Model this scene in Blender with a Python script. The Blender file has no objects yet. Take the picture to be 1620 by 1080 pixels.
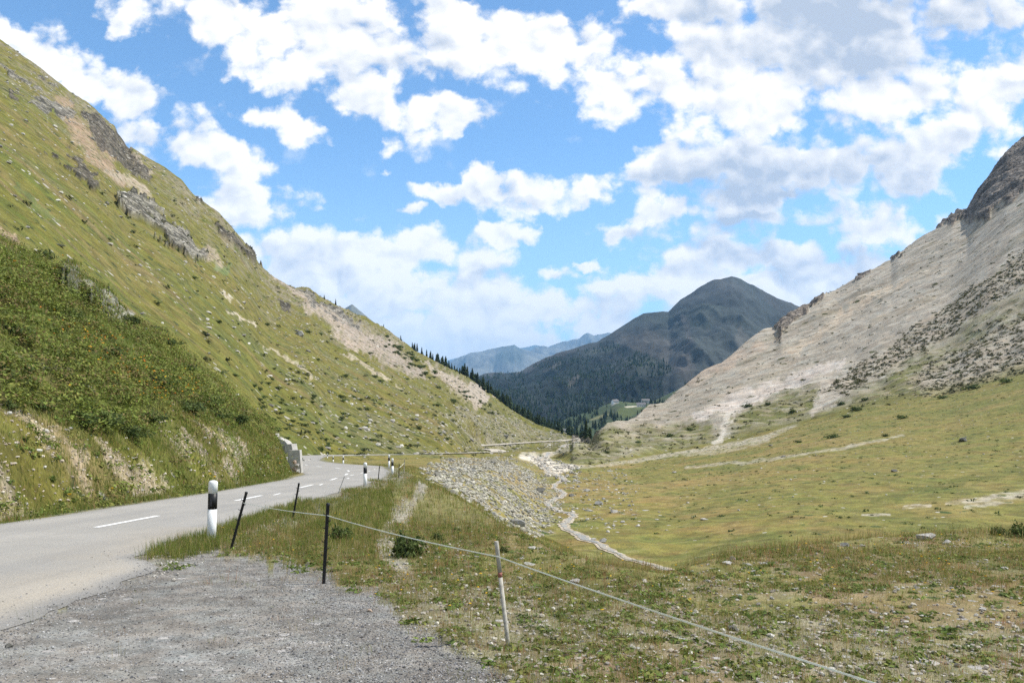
import bpy, math, random
import numpy as np
random.seed(7)
R = np.random.default_rng(11)
C = bpy.context.scene.collection
EYE, F, CX, HY = 1.6, 1300.0, 810.0, 640.0     # eye height, focal length and principal point of the survey photo

# ------------------------------------------------------------------ noise
def _h(ix, iy, seed):
    n = (ix.astype(np.int64) * 374761393 + iy.astype(np.int64) * 668265263 + seed * 974634777) & 0xFFFFFFFF
    n = ((n ^ (n >> 13)) * 1274126177) & 0xFFFFFFFF
    return ((n ^ (n >> 16)) & 0xFFFF) / 65535.0
def vn(x, y, seed=0):
    x = np.asarray(x, float); y = np.asarray(y, float)
    ix = np.floor(x); iy = np.floor(y); fx = x - ix; fy = y - iy
    fx = fx * fx * fx * (fx * (fx * 6 - 15) + 10); fy = fy * fy * fy * (fy * (fy * 6 - 15) + 10)
    a = _h(ix, iy, seed); b = _h(ix + 1, iy, seed); c = _h(ix, iy + 1, seed); d = _h(ix + 1, iy + 1, seed)
    return (a + (b - a) * fx) * (1 - fy) + (c + (d - c) * fx) * fy
def fbm(x, y, o=4, seed=0, gain=.5):
    s = 0; a = 1; t = 0
    for k in range(o):
        s = s + a * (vn(x * 2 ** k + 17.3 * k, y * 2 ** k - 9.1 * k, seed + k) - .5); t += a; a *= gain
    return s / t * 2          # about -1..1
def ridged(x, y, o=4, seed=0):
    s = 0; a = 1; t = 0
    for k in range(o):
        s = s + a * (1 - np.abs(2 * vn(x * 2 ** k + 3.3 * k, y * 2 ** k + 5.7 * k, seed + k) - 1)); t += a; a *= .55
    return s / t
def sst(a, b, x):
    t = np.clip((x - a) / (b - a), 0, 1); return t * t * (3 - 2 * t)
def lerp(a, b, t):
    return a + (b - a) * t

# ------------------------------------------------------------------ object helpers
def link(o, parent=None):
    C.objects.link(o)
    if parent: o.parent = parent
    return o
def tag(o, label=None, cat=None, group=None, kind=None):
    if label: o['label'] = label
    if cat: o['category'] = cat
    if group: o['group'] = group
    if kind: o['kind'] = kind
    return o
def empty(name, loc, rz=0):
    o = bpy.data.objects.new(name, None); o.empty_display_size = .2
    o.location = loc; o.rotation_euler = (0, 0, rz); return link(o)
def np_mesh(name, v, f, mats, col=None, smooth=False, mi=None):
    v = np.asarray(v, np.float32); f = np.asarray(f, np.int32)
    k = f.shape[1]; me = bpy.data.meshes.new(name)
    me.vertices.add(len(v)); me.vertices.foreach_set('co', v.ravel())
    me.loops.add(f.size); me.loops.foreach_set('vertex_index', f.ravel())
    me.polygons.add(len(f)); me.polygons.foreach_set('loop_start', np.arange(0, f.size, k, dtype=np.int32))
    me.polygons.foreach_set('use_smooth', np.full(len(f), smooth, bool))
    for m in (mats if isinstance(mats, (list, tuple)) else [mats]): me.materials.append(m)
    if mi is not None: me.polygons.foreach_set('material_index', np.asarray(mi, np.int32))
    if col is not None: add_col(me, 'tint', col)
    me.update(calc_edges=True); me.validate()
    return me
def add_col(me, name, col):
    a = me.attributes.new(name, 'FLOAT_COLOR', 'POINT')
    c = np.ones((len(col), 4), np.float32); c[:, :col.shape[1]] = col
    a.data.foreach_set('color', c.ravel())
def add_obj(name, me, parent=None, loc=None):
    o = bpy.data.objects.new(name, me)
    if loc is not None: o.location = loc
    return link(o, parent)

class PB:
    """collects polygons of one part"""
    def __init__(s): s.v = []; s.f = []
    def poly(s, pts):
        b = len(s.v); s.v += [tuple(p) for p in pts]; s.f.append(tuple(range(b, b + len(pts))))
    def prism(s, outline, d):                     # outline: 3-D points, extruded by the vector d
        o = [np.array(p, float) for p in outline]; d = np.array(d, float); b = len(s.v); n = len(o)
        s.v += [tuple(p) for p in o] + [tuple(p + d) for p in o]
        s.f.append(tuple(range(b, b + n))); s.f.append(tuple(range(b + 2 * n - 1, b + n - 1, -1)))
        for i in range(n):
            j = (i + 1) % n; s.f.append((b + j, b + i, b + n + i, b + n + j))
    def lathe(s, prof, seg=20, axis=((0, 0, 0), (0, 0, 1))):
        o = np.array(axis[0], float); d = np.array(axis[1], float); d /= np.linalg.norm(d)
        x = np.cross(d, (0.3, 1, 0.1)); x /= np.linalg.norm(x); y = np.cross(d, x); b = len(s.v)
        for r, h in prof:
            for k in range(seg):
                a = 2 * math.pi * k / seg; s.v.append(tuple(o + d * h + (x * math.cos(a) + y * math.sin(a)) * r))
        for i in range(len(prof) - 1):
            for k in range(seg):
                k2 = (k + 1) % seg; s.f.append((b + i * seg + k, b + i * seg + k2, b + (i + 1) * seg + k2, b + (i + 1) * seg + k))
        s.f.append(tuple(b + k for k in range(seg))[::-1]); s.f.append(tuple(b + (len(prof) - 1) * seg + k for k in range(seg)))
    def tube(s, pts, r, seg=6):
        pts = [np.array(p, float) for p in pts]; b = len(s.v)
        for i, p in enumerate(pts):
            t = pts[min(i + 1, len(pts) - 1)] - pts[max(i - 1, 0)]; t /= np.linalg.norm(t)
            x = np.cross(t, (0.05, 0.1, 1)); x /= np.linalg.norm(x); y = np.cross(t, x)
            rr = r[i] if hasattr(r, '__len__') else r
            for k in range(seg):
                a = 2 * math.pi * k / seg; s.v.append(tuple(p + (x * math.cos(a) + y * math.sin(a)) * rr))
        for i in range(len(pts) - 1):
            for k in range(seg):
                k2 = (k + 1) % seg; s.f.append((b + i * seg + k, b + i * seg + k2, b + (i + 1) * seg + k2, b + (i + 1) * seg + k))
        s.f.append(tuple(b + k for k in range(seg))[::-1]); s.f.append(tuple(b + (len(pts) - 1) * seg + k for k in range(seg)))
    def mesh(s, name, mat, smooth=False):
        me = bpy.data.meshes.new(name); me.from_pydata(s.v, [], s.f); me.materials.append(mat)
        if smooth:
            for p in me.polygons: p.use_smooth = len(p.vertices) <= 4
        me.update(); return me
    def build(s, name, mat, parent=None, smooth=False): return add_obj(name, s.mesh(name, mat, smooth), parent)

# ------------------------------------------------------------------ materials
class NT:
    def __init__(s, tree): s.t = tree; s.n = tree.nodes; s.l = tree.links
    def new(s, typ, **kw):
        nd = s.n.new(typ)
        for k, v in kw.items():
            if k.startswith('i_'):
                key = k[2:]; key = int(key) if key.isdigit() else key.replace('_', ' ')
                s.set(nd.inputs[key], v)
            else: setattr(nd, k, v)
        return nd
    def set(s, sock, v):
        if isinstance(v, bpy.types.NodeSocket): s.l.new(v, sock)
        elif isinstance(v, bpy.types.Node): s.l.new(v.outputs[0], sock)
        else: sock.default_value = v
    def math(s, op, a, b=None, c=None, clamp=False):
        nd = s.n.new('ShaderNodeMath'); nd.operation = op; nd.use_clamp = clamp
        for i, v in enumerate((a, b, c)):
            if v is not None: s.set(nd.inputs[i], v)
        return nd.outputs[0]
    def mix(s, fac, a, b, mode='MIX'):
        nd = s.n.new('ShaderNodeMix'); nd.data_type = 'RGBA'; nd.blend_type = mode; nd.clamp_factor = True
        s.set(nd.inputs[0], fac); s.set(nd.inputs[6], a); s.set(nd.inputs[7], b); return nd.outputs[2]
    def rng(s, v, a, b, c, d, smooth=True):
        nd = s.n.new('ShaderNodeMapRange'); nd.interpolation_type = 'SMOOTHSTEP' if smooth else 'LINEAR'
        s.set(nd.inputs[0], v)
        for i, x in enumerate((a, b, c, d)): s.set(nd.inputs[i + 1], x)
        return nd.outputs[0]
    def noise(s, vec, scale, detail=5, rough=.55, dim='3D', dist=0):
        nd = s.n.new('ShaderNodeTexNoise'); nd.noise_dimensions = dim
        s.set(nd.inputs['Vector'], vec); nd.inputs['Scale'].default_value = scale
        nd.inputs['Detail'].default_value = detail; nd.inputs['Roughness'].default_value = rough
        nd.inputs['Distortion'].default_value = dist; return nd
def c4(c): return (c[0], c[1], c[2], 1)
def material(name, rough=.9):
    m = bpy.data.materials.new(name); m.use_nodes = True; t = NT(m.node_tree)
    b = m.node_tree.nodes['Principled BSDF']; b.inputs['Roughness'].default_value = rough
    if 'Specular IOR Level' in b.inputs: b.inputs['Specular IOR Level'].default_value = .25
    return m, t, b

def terrain_mat(name, stretch=(1, 1, 1), s1=.6, s2=6, bump=.35, bscale=1.2, lo=.62, hi=1.42, stone=None, tuft=None, sscale=1.0, rocky=None):
    """vertex colour 'base' (what grows or lies where) broken up by procedural noise, stones and tufts"""
    m, t, b = material(name, .95)
    co = t.new('ShaderNodeTexCoord').outputs['Object']
    mp = t.new('ShaderNodeMapping', i_Vector=co); mp.inputs['Scale'].default_value = stretch
    base = t.new('ShaderNodeAttribute', attribute_name='base').outputs['Color']
    mask = t.new('ShaderNodeAttribute', attribute_name='mask')
    sep = t.new('ShaderNodeSeparateColor', i_0=mask.outputs['Color'])
    n1 = t.noise(mp, s1, 9, .62); n2 = t.noise(mp, s2, 6, .65)
    k = t.math('MULTIPLY', t.rng(n1.outputs[0], .3, .7, lo, hi), t.rng(n2.outputs[0], .3, .7, lo, hi))
    col = t.mix(1, base, t.new('ShaderNodeCombineColor', i_0=k, i_1=k, i_2=k), 'MULTIPLY')
    hue = t.mix(t.rng(n1.outputs['Color'], .3, .7, 0, 1), (1.16, .98, .8, 1), (.84, 1.03, 1.08, 1))
    col = t.mix(.4, col, t.mix(1, col, hue, 'MULTIPLY'))
    if tuft:
        v = t.new('ShaderNodeTexVoronoi', i_Vector=mp); v.inputs['Scale'].default_value = tuft[0]
        vs = t.new('ShaderNodeSeparateColor', i_0=v.outputs['Color'])
        on = t.math('LESS_THAN', vs.outputs[0], sep.outputs[1])
        rad = t.math('MULTIPLY', vs.outputs[1], .5)
        wob = t.math('MULTIPLY', t.math('SUBTRACT', n2.outputs[0], .5), .5)
        sh = t.rng(t.math('ADD', v.outputs['Distance'], wob), rad, t.math('ADD', rad, .12), 1, 0)
        col = t.mix(t.math('MULTIPLY', on, sh), col, t.mix(1, c4(tuft[1]), t.new('ShaderNodeCombineColor', i_0=k, i_1=k, i_2=k), 'MULTIPLY'))
    hgt = t.math('ADD', n1.outputs[0], t.math('MULTIPLY', n2.outputs[0], .4))
    if rocky:
        nr = t.noise(co, rocky, 10, .68, '3D', .6); vr = t.new('ShaderNodeTexVoronoi', i_Vector=t.new('ShaderNodeMapping', i_Vector=co, i_Scale=(1, 1, 2.2)).outputs[0], feature='DISTANCE_TO_EDGE'); vr.inputs['Scale'].default_value = rocky * 1.6
        kr = t.math('MULTIPLY', t.rng(nr.outputs[0], .34, .66, .45, 1.45), t.rng(vr.outputs['Distance'], 0, .16, .45, 1.05))
        col = t.mix(sep.outputs[2], col, t.mix(1, base, t.new('ShaderNodeCombineColor', i_0=kr, i_1=kr, i_2=kr), 'MULTIPLY'))
        hgt = t.math('ADD', hgt, t.math('MULTIPLY', t.math('MULTIPLY', sep.outputs[2], kr), 1.6))
    if stone:
        co2 = t.new('ShaderNodeMapping', i_Vector=co); co2.inputs['Scale'].default_value = (sscale, 1, sscale)
        for sc, rr in stone[0]:
            v = t.new('ShaderNodeTexVoronoi', i_Vector=co2); v.inputs['Scale'].default_value = sc
            vs = t.new('ShaderNodeSeparateColor', i_0=v.outputs['Color'])
            on = t.math('LESS_THAN', vs.outputs[0], sep.outputs[0])
            rad = t.math('MULTIPLY', vs.outputs[1], rr)
            sh = t.math('MULTIPLY', on, t.rng(v.outputs['Distance'], t.math('MULTIPLY', rad, .8), rad, 1, 0))
            sc_ = t.mix(vs.outputs[2], c4(stone[1]), c4(stone[2]))
            col = t.mix(sh, col, sc_); hgt = t.math('ADD', hgt, t.math('MULTIPLY', sh, .5))
    bp = t.new('ShaderNodeBump', i_Height=hgt); bp.inputs['Strength'].default_value = bump; bp.inputs['Distance'].default_value = bscale
    t.set(b.inputs['Base Color'], col); t.set(b.inputs['Normal'], bp.outputs[0])
    return m
def leaf_mat(name, trans=.35, rough=.75):
    m, t, b = material(name, rough)
    col = t.new('ShaderNodeAttribute', attribute_name='tint').outputs['Color']
    oi = t.new('ShaderNodeObjectInfo').outputs['Random']
    g = t.new('ShaderNodeNewGeometry').outputs['Random Per Island']
    k = t.math('MULTIPLY', t.rng(g, 0, 1, .75, 1.25, False), t.rng(oi, 0, 1, .8, 1.2, False))
    col = t.mix(1, col, t.new('ShaderNodeCombineColor', i_0=k, i_1=k, i_2=k), 'MULTIPLY')
    t.set(b.inputs['Base Color'], col)
    tr = t.new('ShaderNodeBsdfTranslucent', i_Color=col)
    mx = t.new('ShaderNodeMixShader', i_0=trans, i_1=b.outputs[0], i_2=tr.outputs[0])
    t.set(t.n['Material Output'].inputs[0], mx.outputs[0]); return m
def rock_mat(name, ca, cb, cc, scale=2.2):
    m, t, b = material(name, .92)
    co = t.new('ShaderNodeTexCoord').outputs['Object']; oi = t.new('ShaderNodeObjectInfo').outputs['Random']
    n = t.noise(co, scale, 8, .65); n2 = t.noise(co, scale * 5, 6, .7)
    col = t.mix(t.rng(n.outputs[0], .38, .62, 0, 1), c4(ca), c4(cb))
    col = t.mix(t.rng(n2.outputs[0], .56, .7, 0, .7), col, c4(cc))
    k = t.rng(oi, 0, 1, .78, 1.22, False)
    col = t.mix(1, col, t.new('ShaderNodeCombineColor', i_0=k, i_1=k, i_2=k), 'MULTIPLY')
    bp = t.new('ShaderNodeBump', i_Height=n2.outputs[0]); bp.inputs['Strength'].default_value = .5; bp.inputs['Distance'].default_value = .06
    t.set(b.inputs['Base Color'], col); t.set(b.inputs['Normal'], bp.outputs[0]); return m
def noisy_mat(name, col, amt=.25, scale=8, rough=.6, bump=.1, dirt=None):
    m, t, b = material(name, rough)
    co = t.new('ShaderNodeTexCoord').outputs['Object']
    n = t.noise(co, scale, 8, .65); k = t.rng(n.outputs[0], .3, .7, 1 - amt, 1 + amt)
    c = t.mix(1, c4(col), t.new('ShaderNodeCombineColor', i_0=k, i_1=k, i_2=k), 'MULTIPLY')
    if dirt:
        n2 = t.noise(co, scale * .4, 8, .7); c = t.mix(t.rng(n2.outputs[0], .5, .75, 0, .6), c, c4(dirt))
    bp = t.new('ShaderNodeBump', i_Height=n.outputs[0]); bp.inputs['Strength'].default_value = bump; bp.inputs['Distance'].default_value = .01
    t.set(b.inputs['Base Color'], c); t.set(b.inputs['Normal'], bp.outputs[0]); return m
def pebble_mat(name):
    m, t, b = material(name, .9)
    col = t.new('ShaderNodeAttribute', attribute_name='tint').outputs['Color']
    n = t.noise(t.new('ShaderNodeTexCoord').outputs['Object'], 30, 4, .6)
    k = t.rng(n.outputs[0], .3, .7, .75, 1.2)
    t.set(b.inputs['Base Color'], t.mix(1, col, t.new('ShaderNodeCombineColor', i_0=k, i_1=k, i_2=k), 'MULTIPLY')); return m

# ------------------------------------------------------------------ terrain: long profiles along bearings, surveyed from the viewpoint
def P(Y): return 712 + 2080.0 / Y                                     # the road terrace: a plane falling 5.5 per cent
def left(u, D, S1, S2, K): return (u, [(D * .5, P(D * .5)), (D * .65, P(D * .65)), (D * .8, P(D * .8)), (D * .9, P(D * .9)), (D, P(D)), S1, S2, K])
A_ = None
TB = [
 left(-3000, 3.9, A_, A_, (110, -2300)), left(-700, 9.7, (21, -60), (107, -45), (330, -520)), left(-200, 14.5, (31, 240), (133, 256), (410, -110)),
 left(0, 17.6, (38, 372), (141, 386), (430, 60)), left(100, 20.6, (43, 430), (150, 444), (440, 132)), left(200, 24, (46, 500), (157, 514), (470, 220)),
 left(330, 31, (50, 600), (159, 614), (495, 320)), left(400, 38, (54, 660), (157, 675), (510, 396)), left(430, 42, (56, 692), (156, 708), (520, 430)),
 left(462, 48, (57, 728), (159, 722), (545, 447)), left(484, 120, (150, 722), (162, 720), (570, 449)), left(520, 125, (165, 720.6), (185, 717.5), (600, 468)),
 left(600, 130, (185, 719.6), (204, 717.0), (690, 509)),
 (640, [(46, 757.2), (58, 747.9), (75, 739.7), (100, 732.8), (150, 726), (197, 719), (216, 716.6), (710, 540)]),
 (690, [(34, 773.2), (45, 768), (66, 757), (106, 737), (165, 725.5), (217, 718.8), (236, 716.3), (740, 567)]),
 (720, [(28, 786), (38, 785), (71, 774), (110, 741), (175, 725), (242, 718.3), (260, 715.8), (755, 584)]),
 (760, [(21.5, 808), (32, 812), (76, 801), (118, 744), (205, 725), (300, 716.8), (345, 710), (775, 606)]),
 (800, [(17, 834), (25, 842), (82, 828), (128, 746), (235, 722), (335, 714), (430, 704.5), (790, 638)]),
 (850, [(14.3, 857), (21, 872), (92, 846), (155, 768), (290, 722.5), (390, 708), (560, 696.5), (800, 666)]),
 (880, [(12.8, 874), (19, 892), (88, 856), (155, 773), (275, 725.5), (400, 706.6), (600, 692.6), (800, 676)]),
 (892, [(12.6, 877), (18.5, 897), (84, 864), (152, 775), (240, 734.5), (275, 714), (600, 693), (770, 681)]),
 (915, [(12.3, 881), (18, 905), (80, 874), (150, 776.5), (232, 737.5), (290, 700.5), (600, 693.6), (720, 690)]),
 (936, [(11.6, 889), (17.5, 912), (77, 882), (145, 780), (238, 735.5), A_, A_, (335, 685)]),
 (1000, [(11.0, 901), (17, 918), (72, 897.6), (140, 784.5), (285, 727), A_, A_, (410, 655)]),
 (1060, [(10.4, 912), (16, 928), (69, 909), (145, 779), (305, 716), A_, A_, (480, 620)]),
 (1150, [(12.6, 877), (18, 907), (70, 890), (150, 766), (325, 701), A_, A_, (545, 560)]),
 (1250, [(13.6, 865), (19, 892), (72, 872), (155, 752), (330, 676), A_, A_, (610, 505)]),
 (1330, [(14.5, 855.5), (20, 880), (75, 861), (160, 740), (330, 655), A_, A_, (670, 455)]),
 (1500, [(16, 842), (22, 866), (78, 848), (170, 720), (330, 624), A_, A_, (740, 345)]),
 (1620, [(16, 842), (22, 864), (80, 848), (170, 708), (320, 592), A_, A_, (800, 225)]),
 (1750, [(15.5, 846), (22, 864), (80, 842), (170, 690), (310, 560), A_, A_, (840, 110)]),
 (2300, [(13, 872), (18, 882), (70, 850), (140, 650), (240, 470), A_, A_, (800, -380)]),
 (4600, [(5, 1128), (8, 1130), (25, 1000), (45, 800), (65, 640), A_, A_, (250, -1800)]),
]
SIL = [(-3000, -2300), (-700, -520), (-200, -110), (0, 60), (50, 91), (110, 138), (150, 164), (180, 194), (200, 222), (233, 245), (287, 281), (307, 304), (347, 334), (373, 364), (397, 394), (413, 418), (433, 434), (467, 449), (490, 452), (513, 468), (550, 487), (580, 502), (613, 522), (640, 541), (660, 554), (700, 574), (740, 594), (777, 621), (817, 651), (850, 668), (883, 679), (905, 687), (920, 692.5), (933, 687), (973, 665), (1017, 647), (1067, 617), (1117, 584), (1160, 553), (1197, 528), (1227, 514), (1237, 502), (1277, 481), (1303, 464), (1327, 455), (1360, 434), (1410, 408), (1420, 398), (1483, 358), (1507, 340), (1530, 330), (1540, 311), (1560, 283), (1593, 244), (1620, 225), (1750, 110), (2300, -380), (4600, -1800)]
uf = np.concatenate([np.linspace(-3000, -260, 40), np.arange(-250, -20, 10), np.arange(-20, 1640, 2.1), np.arange(1640, 1880, 10), np.linspace(1890, 4600, 40)])
tu = np.array([r[0] for r in TB], float); NN = 8
tw = np.zeros((len(TB), NN)); te = np.zeros((len(TB), NN))
for i, (u, nd) in enumerate(TB):
    nd = list(nd)
    for j, fr in ((5, .38), (6, .66)):
        if nd[j] is None:
            wd, ed = 1 / nd[4][0], nd[4][1]; wk, ek = 1 / nd[7][0], nd[7][1]; w = wd + (wk - wd) * fr; nd[j] = (1 / w, ed + (ek - ed) * fr)
    for j, (Y, e) in enumerate(nd): tw[i, j] = math.log(Y); te[i, j] = e
def gsm(a, sig=5):
    k = np.exp(-.5 * (np.arange(-15, 16) / sig) ** 2); k /= k.sum()
    p = np.concatenate([np.full(15, a[0]), a, np.full(15, a[-1])]); s = np.convolve(p, k, 'valid')
    inn = (uf > -10) & (uf < 1630); return np.where(inn, s, a)
nY = [gsm(np.exp(np.interp(uf, tu, tw[:, j]))) for j in range(NN)]
nE = [gsm(np.interp(uf, tu, te[:, j])) for j in range(NN)]
nE[7] = np.interp(uf, [s[0] for s in SIL], [s[1] for s in SIL])
one = np.ones_like(uf)
nY = [one * .9] + nY + [nY[7] * 1.06, nY[7] * 1.3]; nE = [P(one * .9)] + nE + [nE[7] + 10, nE[7] + 70]
counts = [150, 14, 36, 110, 110, 95, 40, 250, 8, 6]
rowsY = []; rowsE = []; seg = []; segt = []
for j, n in enumerate(counts):
    for k in range(n):
        s = k / n; w = (1 - s) / nY[j] + s / nY[j + 1]
        rowsY.append(1 / w); rowsE.append(nE[j] + (nE[j + 1] - nE[j]) * s); seg.append(j); segt.append(s)
rowsY.append(nY[-1]); rowsE.append(nE[-1]); seg.append(len(counts)); segt.append(0.)
GY = np.array(rowsY); GE = np.array(rowsE); seg = np.array(seg); segt = np.array(segt)
NR, NC = GY.shape
GU = np.broadcast_to(uf, GY.shape)
GX = (GU - CX) * GY / F; GZ = EYE - (GE - HY) * GY / F
rowp = (seg + segt)[:, None] * np.ones((1, NC))
# node indices: 0 near,1 R,2 R2,3 B,4 C,5 D,6 S1,7 S2,8 K,9 F

def wob(sc, amp, seed): return fbm(GX * sc, GY * sc, 4, seed) * amp
# --- masks in survey coordinates, edges broken up by noise
wu = GU + fbm(GU * .045, GE * .045, 4, 501) * 14 + fbm(GU * .2, GE * .2, 3, 503) * 5
we = GE + fbm(GU * .045 + 9, GE * .045, 4, 505) * 10 + fbm(GU * .2, GE * .2 + 5, 3, 507) * 4
def inpoly(poly, u=None, e=None):
    u = wu if u is None else u; e = we if e is None else e
    ins = np.zeros(u.shape, bool); n = len(poly)
    for i in range(n):
        x1, y1 = poly[i]; x2, y2 = poly[(i + 1) % n]
        if y1 == y2: continue
        ins ^= ((y1 > e) != (y2 > e)) & (u < (x2 - x1) * (e - y1) / (y2 - y1) + x1)
    return ins
def soft(poly, r=9):
    return sum(inpoly(poly, wu + a * r, we + b * r * .7) * 1.0 for a, b in ((0, 0), (1, .3), (-1, -.3), (.3, -1), (-.3, 1), (.7, .7), (-.7, -.7))) / 7
def band(pl, w, u=None, e=None):
    """soft 0..1 closeness to a polyline of half width w (a number or one per point)"""
    u = wu if u is None else u; e = we if e is None else e; best = np.full(u.shape, 9.0)
    for i in range(len(pl) - 1):
        x1, y1 = pl[i][:2]; x2, y2 = pl[i + 1][:2]; w1 = w[i] if hasattr(w, '__len__') else w; w2 = w[i + 1] if hasattr(w, '__len__') else w
        dx, dy = x2 - x1, y2 - y1; L = dx * dx + dy * dy
        t = np.clip(((u - x1) * dx + (e - y1) * dy) / L, 0, 1)
        best = np.minimum(best, np.hypot(u - x1 - t * dx, e - y1 - t * dy) / (w1 + (w2 - w1) * t))
    return 1 - sst(.6, 1.3, best)

isleft = (GU < 905)
slope = rowp >= 5
hl = slope & isleft; hr = slope & ~isleft
tl = np.clip((rowp - 5) / 3, 0, 1)
# --- relief
dz = np.zeros_like(GX)
foot = sst(5.0, 5.5, rowp)
rough_near = wob(1.4, .03, 21) + wob(.45, .05, 22)
dz += (wob(.22, .16, 25) + wob(.09, .3, 26)) * sst(2.6, 3.2, rowp) * (1 - foot) * (GU > 850)
dz += rough_near * (1 - foot) * np.clip(GY / 5, .3, 1)
dz += wob(.07, .35, 23) * sst(2.2, 3.2, rowp) * (1 - foot) * sst(640, 720, GU)
big = foot * np.clip(GY / 60, .15, 1)
dz += big * (wob(.03, 1.6, 31) + wob(.12, .55, 33) + wob(.5, .14, 35)) * np.where(isleft, 1, .9)
farl = np.clip((GY - 120) / 300, 0, 1) * foot
dz += farl * (fbm(GX * .012, GY * .03, 4, 41) * 4.5)
gul = ridged(GX * .006 + 3, GY * .05, 4, 43)                                     # gullies running down the fall line
dz -= farl * gul * 3.5 * np.where(isleft, 1, .6)
CRAGS = [
 ([(180, 312), (215, 305), (262, 335), (330, 395), (320, 408), (262, 382), (200, 338)], 4.0, 0),
 ([(98, 446), (120, 440), (165, 462), (212, 500), (212, 516), (182, 506), (140, 480), (105, 462)], 1.6, 1),
 ([(75, 215), (105, 222), (160, 285), (152, 292), (110, 262), (72, 232)], 3.5, 2),
 ([(-20, 60), (30, 85), (95, 140), (60, 140), (20, 118), (-20, 100)], 4.5, 0),
 ([(128, 172), (165, 178), (205, 220), (222, 262), (190, 262), (150, 215)], 5.5, 2),
 ([(40, 140), (100, 150), (128, 180), (100, 190), (55, 165)], 3, 0),
 ([(310, 318), (345, 335), (412, 420), (395, 420), (350, 375), (318, 345)], 4.5, 2),
 ([(436, 462), (460, 480), (465, 490), (448, 487)], 3.0, 2),
 ([(200, 245), (235, 262), (240, 285), (200, 272)], 3.5, 2), ([(0, 118), (28, 138), (45, 162), (20, 150)], 3, 2),
 ([(470, 452), (540, 485), (580, 515), (545, 510), (490, 480)], 3.0, 0),
 ([(-20, 380), (20, 372), (25, 388), (-20, 395)], .8, 3),
]
rock = np.zeros_like(GX); rocktone = np.zeros_like(GX)
for poly, amp, tone in CRAGS:
    mk = inpoly(poly) & hl & (fbm(GX * 6 / np.clip(GY, 30, 500) * 3, GZ * 6 / np.clip(GY, 30, 500) * 4 + GY * .03, 4, 63) > -.10)
    if not mk.any(): continue
    sc = 9.0 / np.clip(GY, 30, 500)
    r = ridged(GX * sc * .5, GZ * sc * .9 + GY * sc * .25, 4, 61)
    r = np.floor(r * 7) / 7 * .6 + r * .4
    dz += mk * (r - .35) * amp * 1.7; rock = np.maximum(rock, mk * 1.0); rocktone = np.where(mk, tone, rocktone)
# crest rocks on the scree side
def hump(u0, e0, su, se, h): return h * np.exp(-((GU - u0) / su) ** 2 - ((GE - e0) / se) ** 2)
crag_r = inpoly([(1480, 362), (1500, 330), (1532, 318), (1556, 275), (1600, 222), (1660, 180), (1660, 270), (1600, 310), (1560, 345), (1535, 350), (1520, 342)], GU + (wu - GU) * .6, GE + (we - GE) * .6) & hr
crag_s = (inpoly([(1222, 528), (1232, 496), (1280, 474), (1305, 458), (1312, 466), (1280, 492), (1250, 508)]) | inpoly([(1352, 440), (1358, 428), (1382, 424), (1372, 436)]) | inpoly([(1408, 412), (1410, 396), (1422, 394), (1424, 402)])) & hr
rr = ridged(GX * .035, GZ * .03 + GY * .02, 5, 71)
dz += crag_r * (np.floor(rr * 8) / 8 * .4 + rr * .6 - .35) * 10 + crag_s * (ridged(GX * .1, GY * .06, 4, 73) - .35) * 6
rock = np.maximum(rock, (crag_r | crag_s) * 1.0); rocktone = np.where(crag_r | crag_s, 4, rocktone)
rib = fbm(GX * .008 + 5, GY * .11 - GX * .012, 4, 85) * 1.5 + fbm(GX * .02, GY * .45, 3, 87) * .4
dz += rib * hr * sst(5.6, 6.4, rowp) * np.clip(GY / 350, .5, 1.5) * (1 - .5 * sst(7.6, 8, rowp))
# green moraine hummocks at the scree's foot
hum = sst(5.0, 5.3, rowp) * (1 - sst(6.0, 6.8, rowp)) * hr
dz += hum * (fbm(GX * .03, GY * .03, 4, 81) * 3.2 + fbm(GX * .1, GY * .1, 3, 83) * 1.0)

# --- the road corridor is graded
RC = [(-8.6, -12), (-8.6, 10), (-8.6, 25), (-8.8, 32), (-9.6, 43), (-10.9, 54), (-12.2, 61.5), (-14.6, 70), (-17.2, 76), (-19.8, 82), (-23.2, 91), (-27.6, 104), (-32, 120), (-35.6, 136), (-38, 150), (-38.6, 160), (-36.8, 168), (-33.5, 176), (-28, 192), (-21.5, 216), (-16.6, 246), (-11.2, 290), (-7.2, 322), (-5.6, 336), (-6.4, 348), (-10.5, 360)]
RW = [2.6] * 6 + [3.2, 3.8, 4, 4, 4.2, 4.2, 4.2, 4, 3.6, 3.3, 3.1] + [2.8] * 9
RD = [(-20, 384), (-14.2, 410), (-9, 440), (6.5, 500), (30, 560), (50, 612), (66, 660)]
def cat(pts, n=8):
    p = np.array(pts, float); out = []
    for i in range(len(p) - 1):
        a, b, c, d = p[max(i - 1, 0)], p[i], p[i + 1], p[min(i + 2, len(p) - 1)]
        for k in range(n):
            t = k / n; out.append(.5 * ((2 * b) + (c - a) * t + (2 * a - 5 * b + 4 * c - d) * t * t + (3 * b - a - 3 * c + d) * t ** 3))
    out.append(p[-1]); return np.array(out)
RCs = cat([(x, y, w) for (x, y), w in zip(RC, RW)]); RDs = cat([(x, y, 2.6) for x, y in RD])
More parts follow.
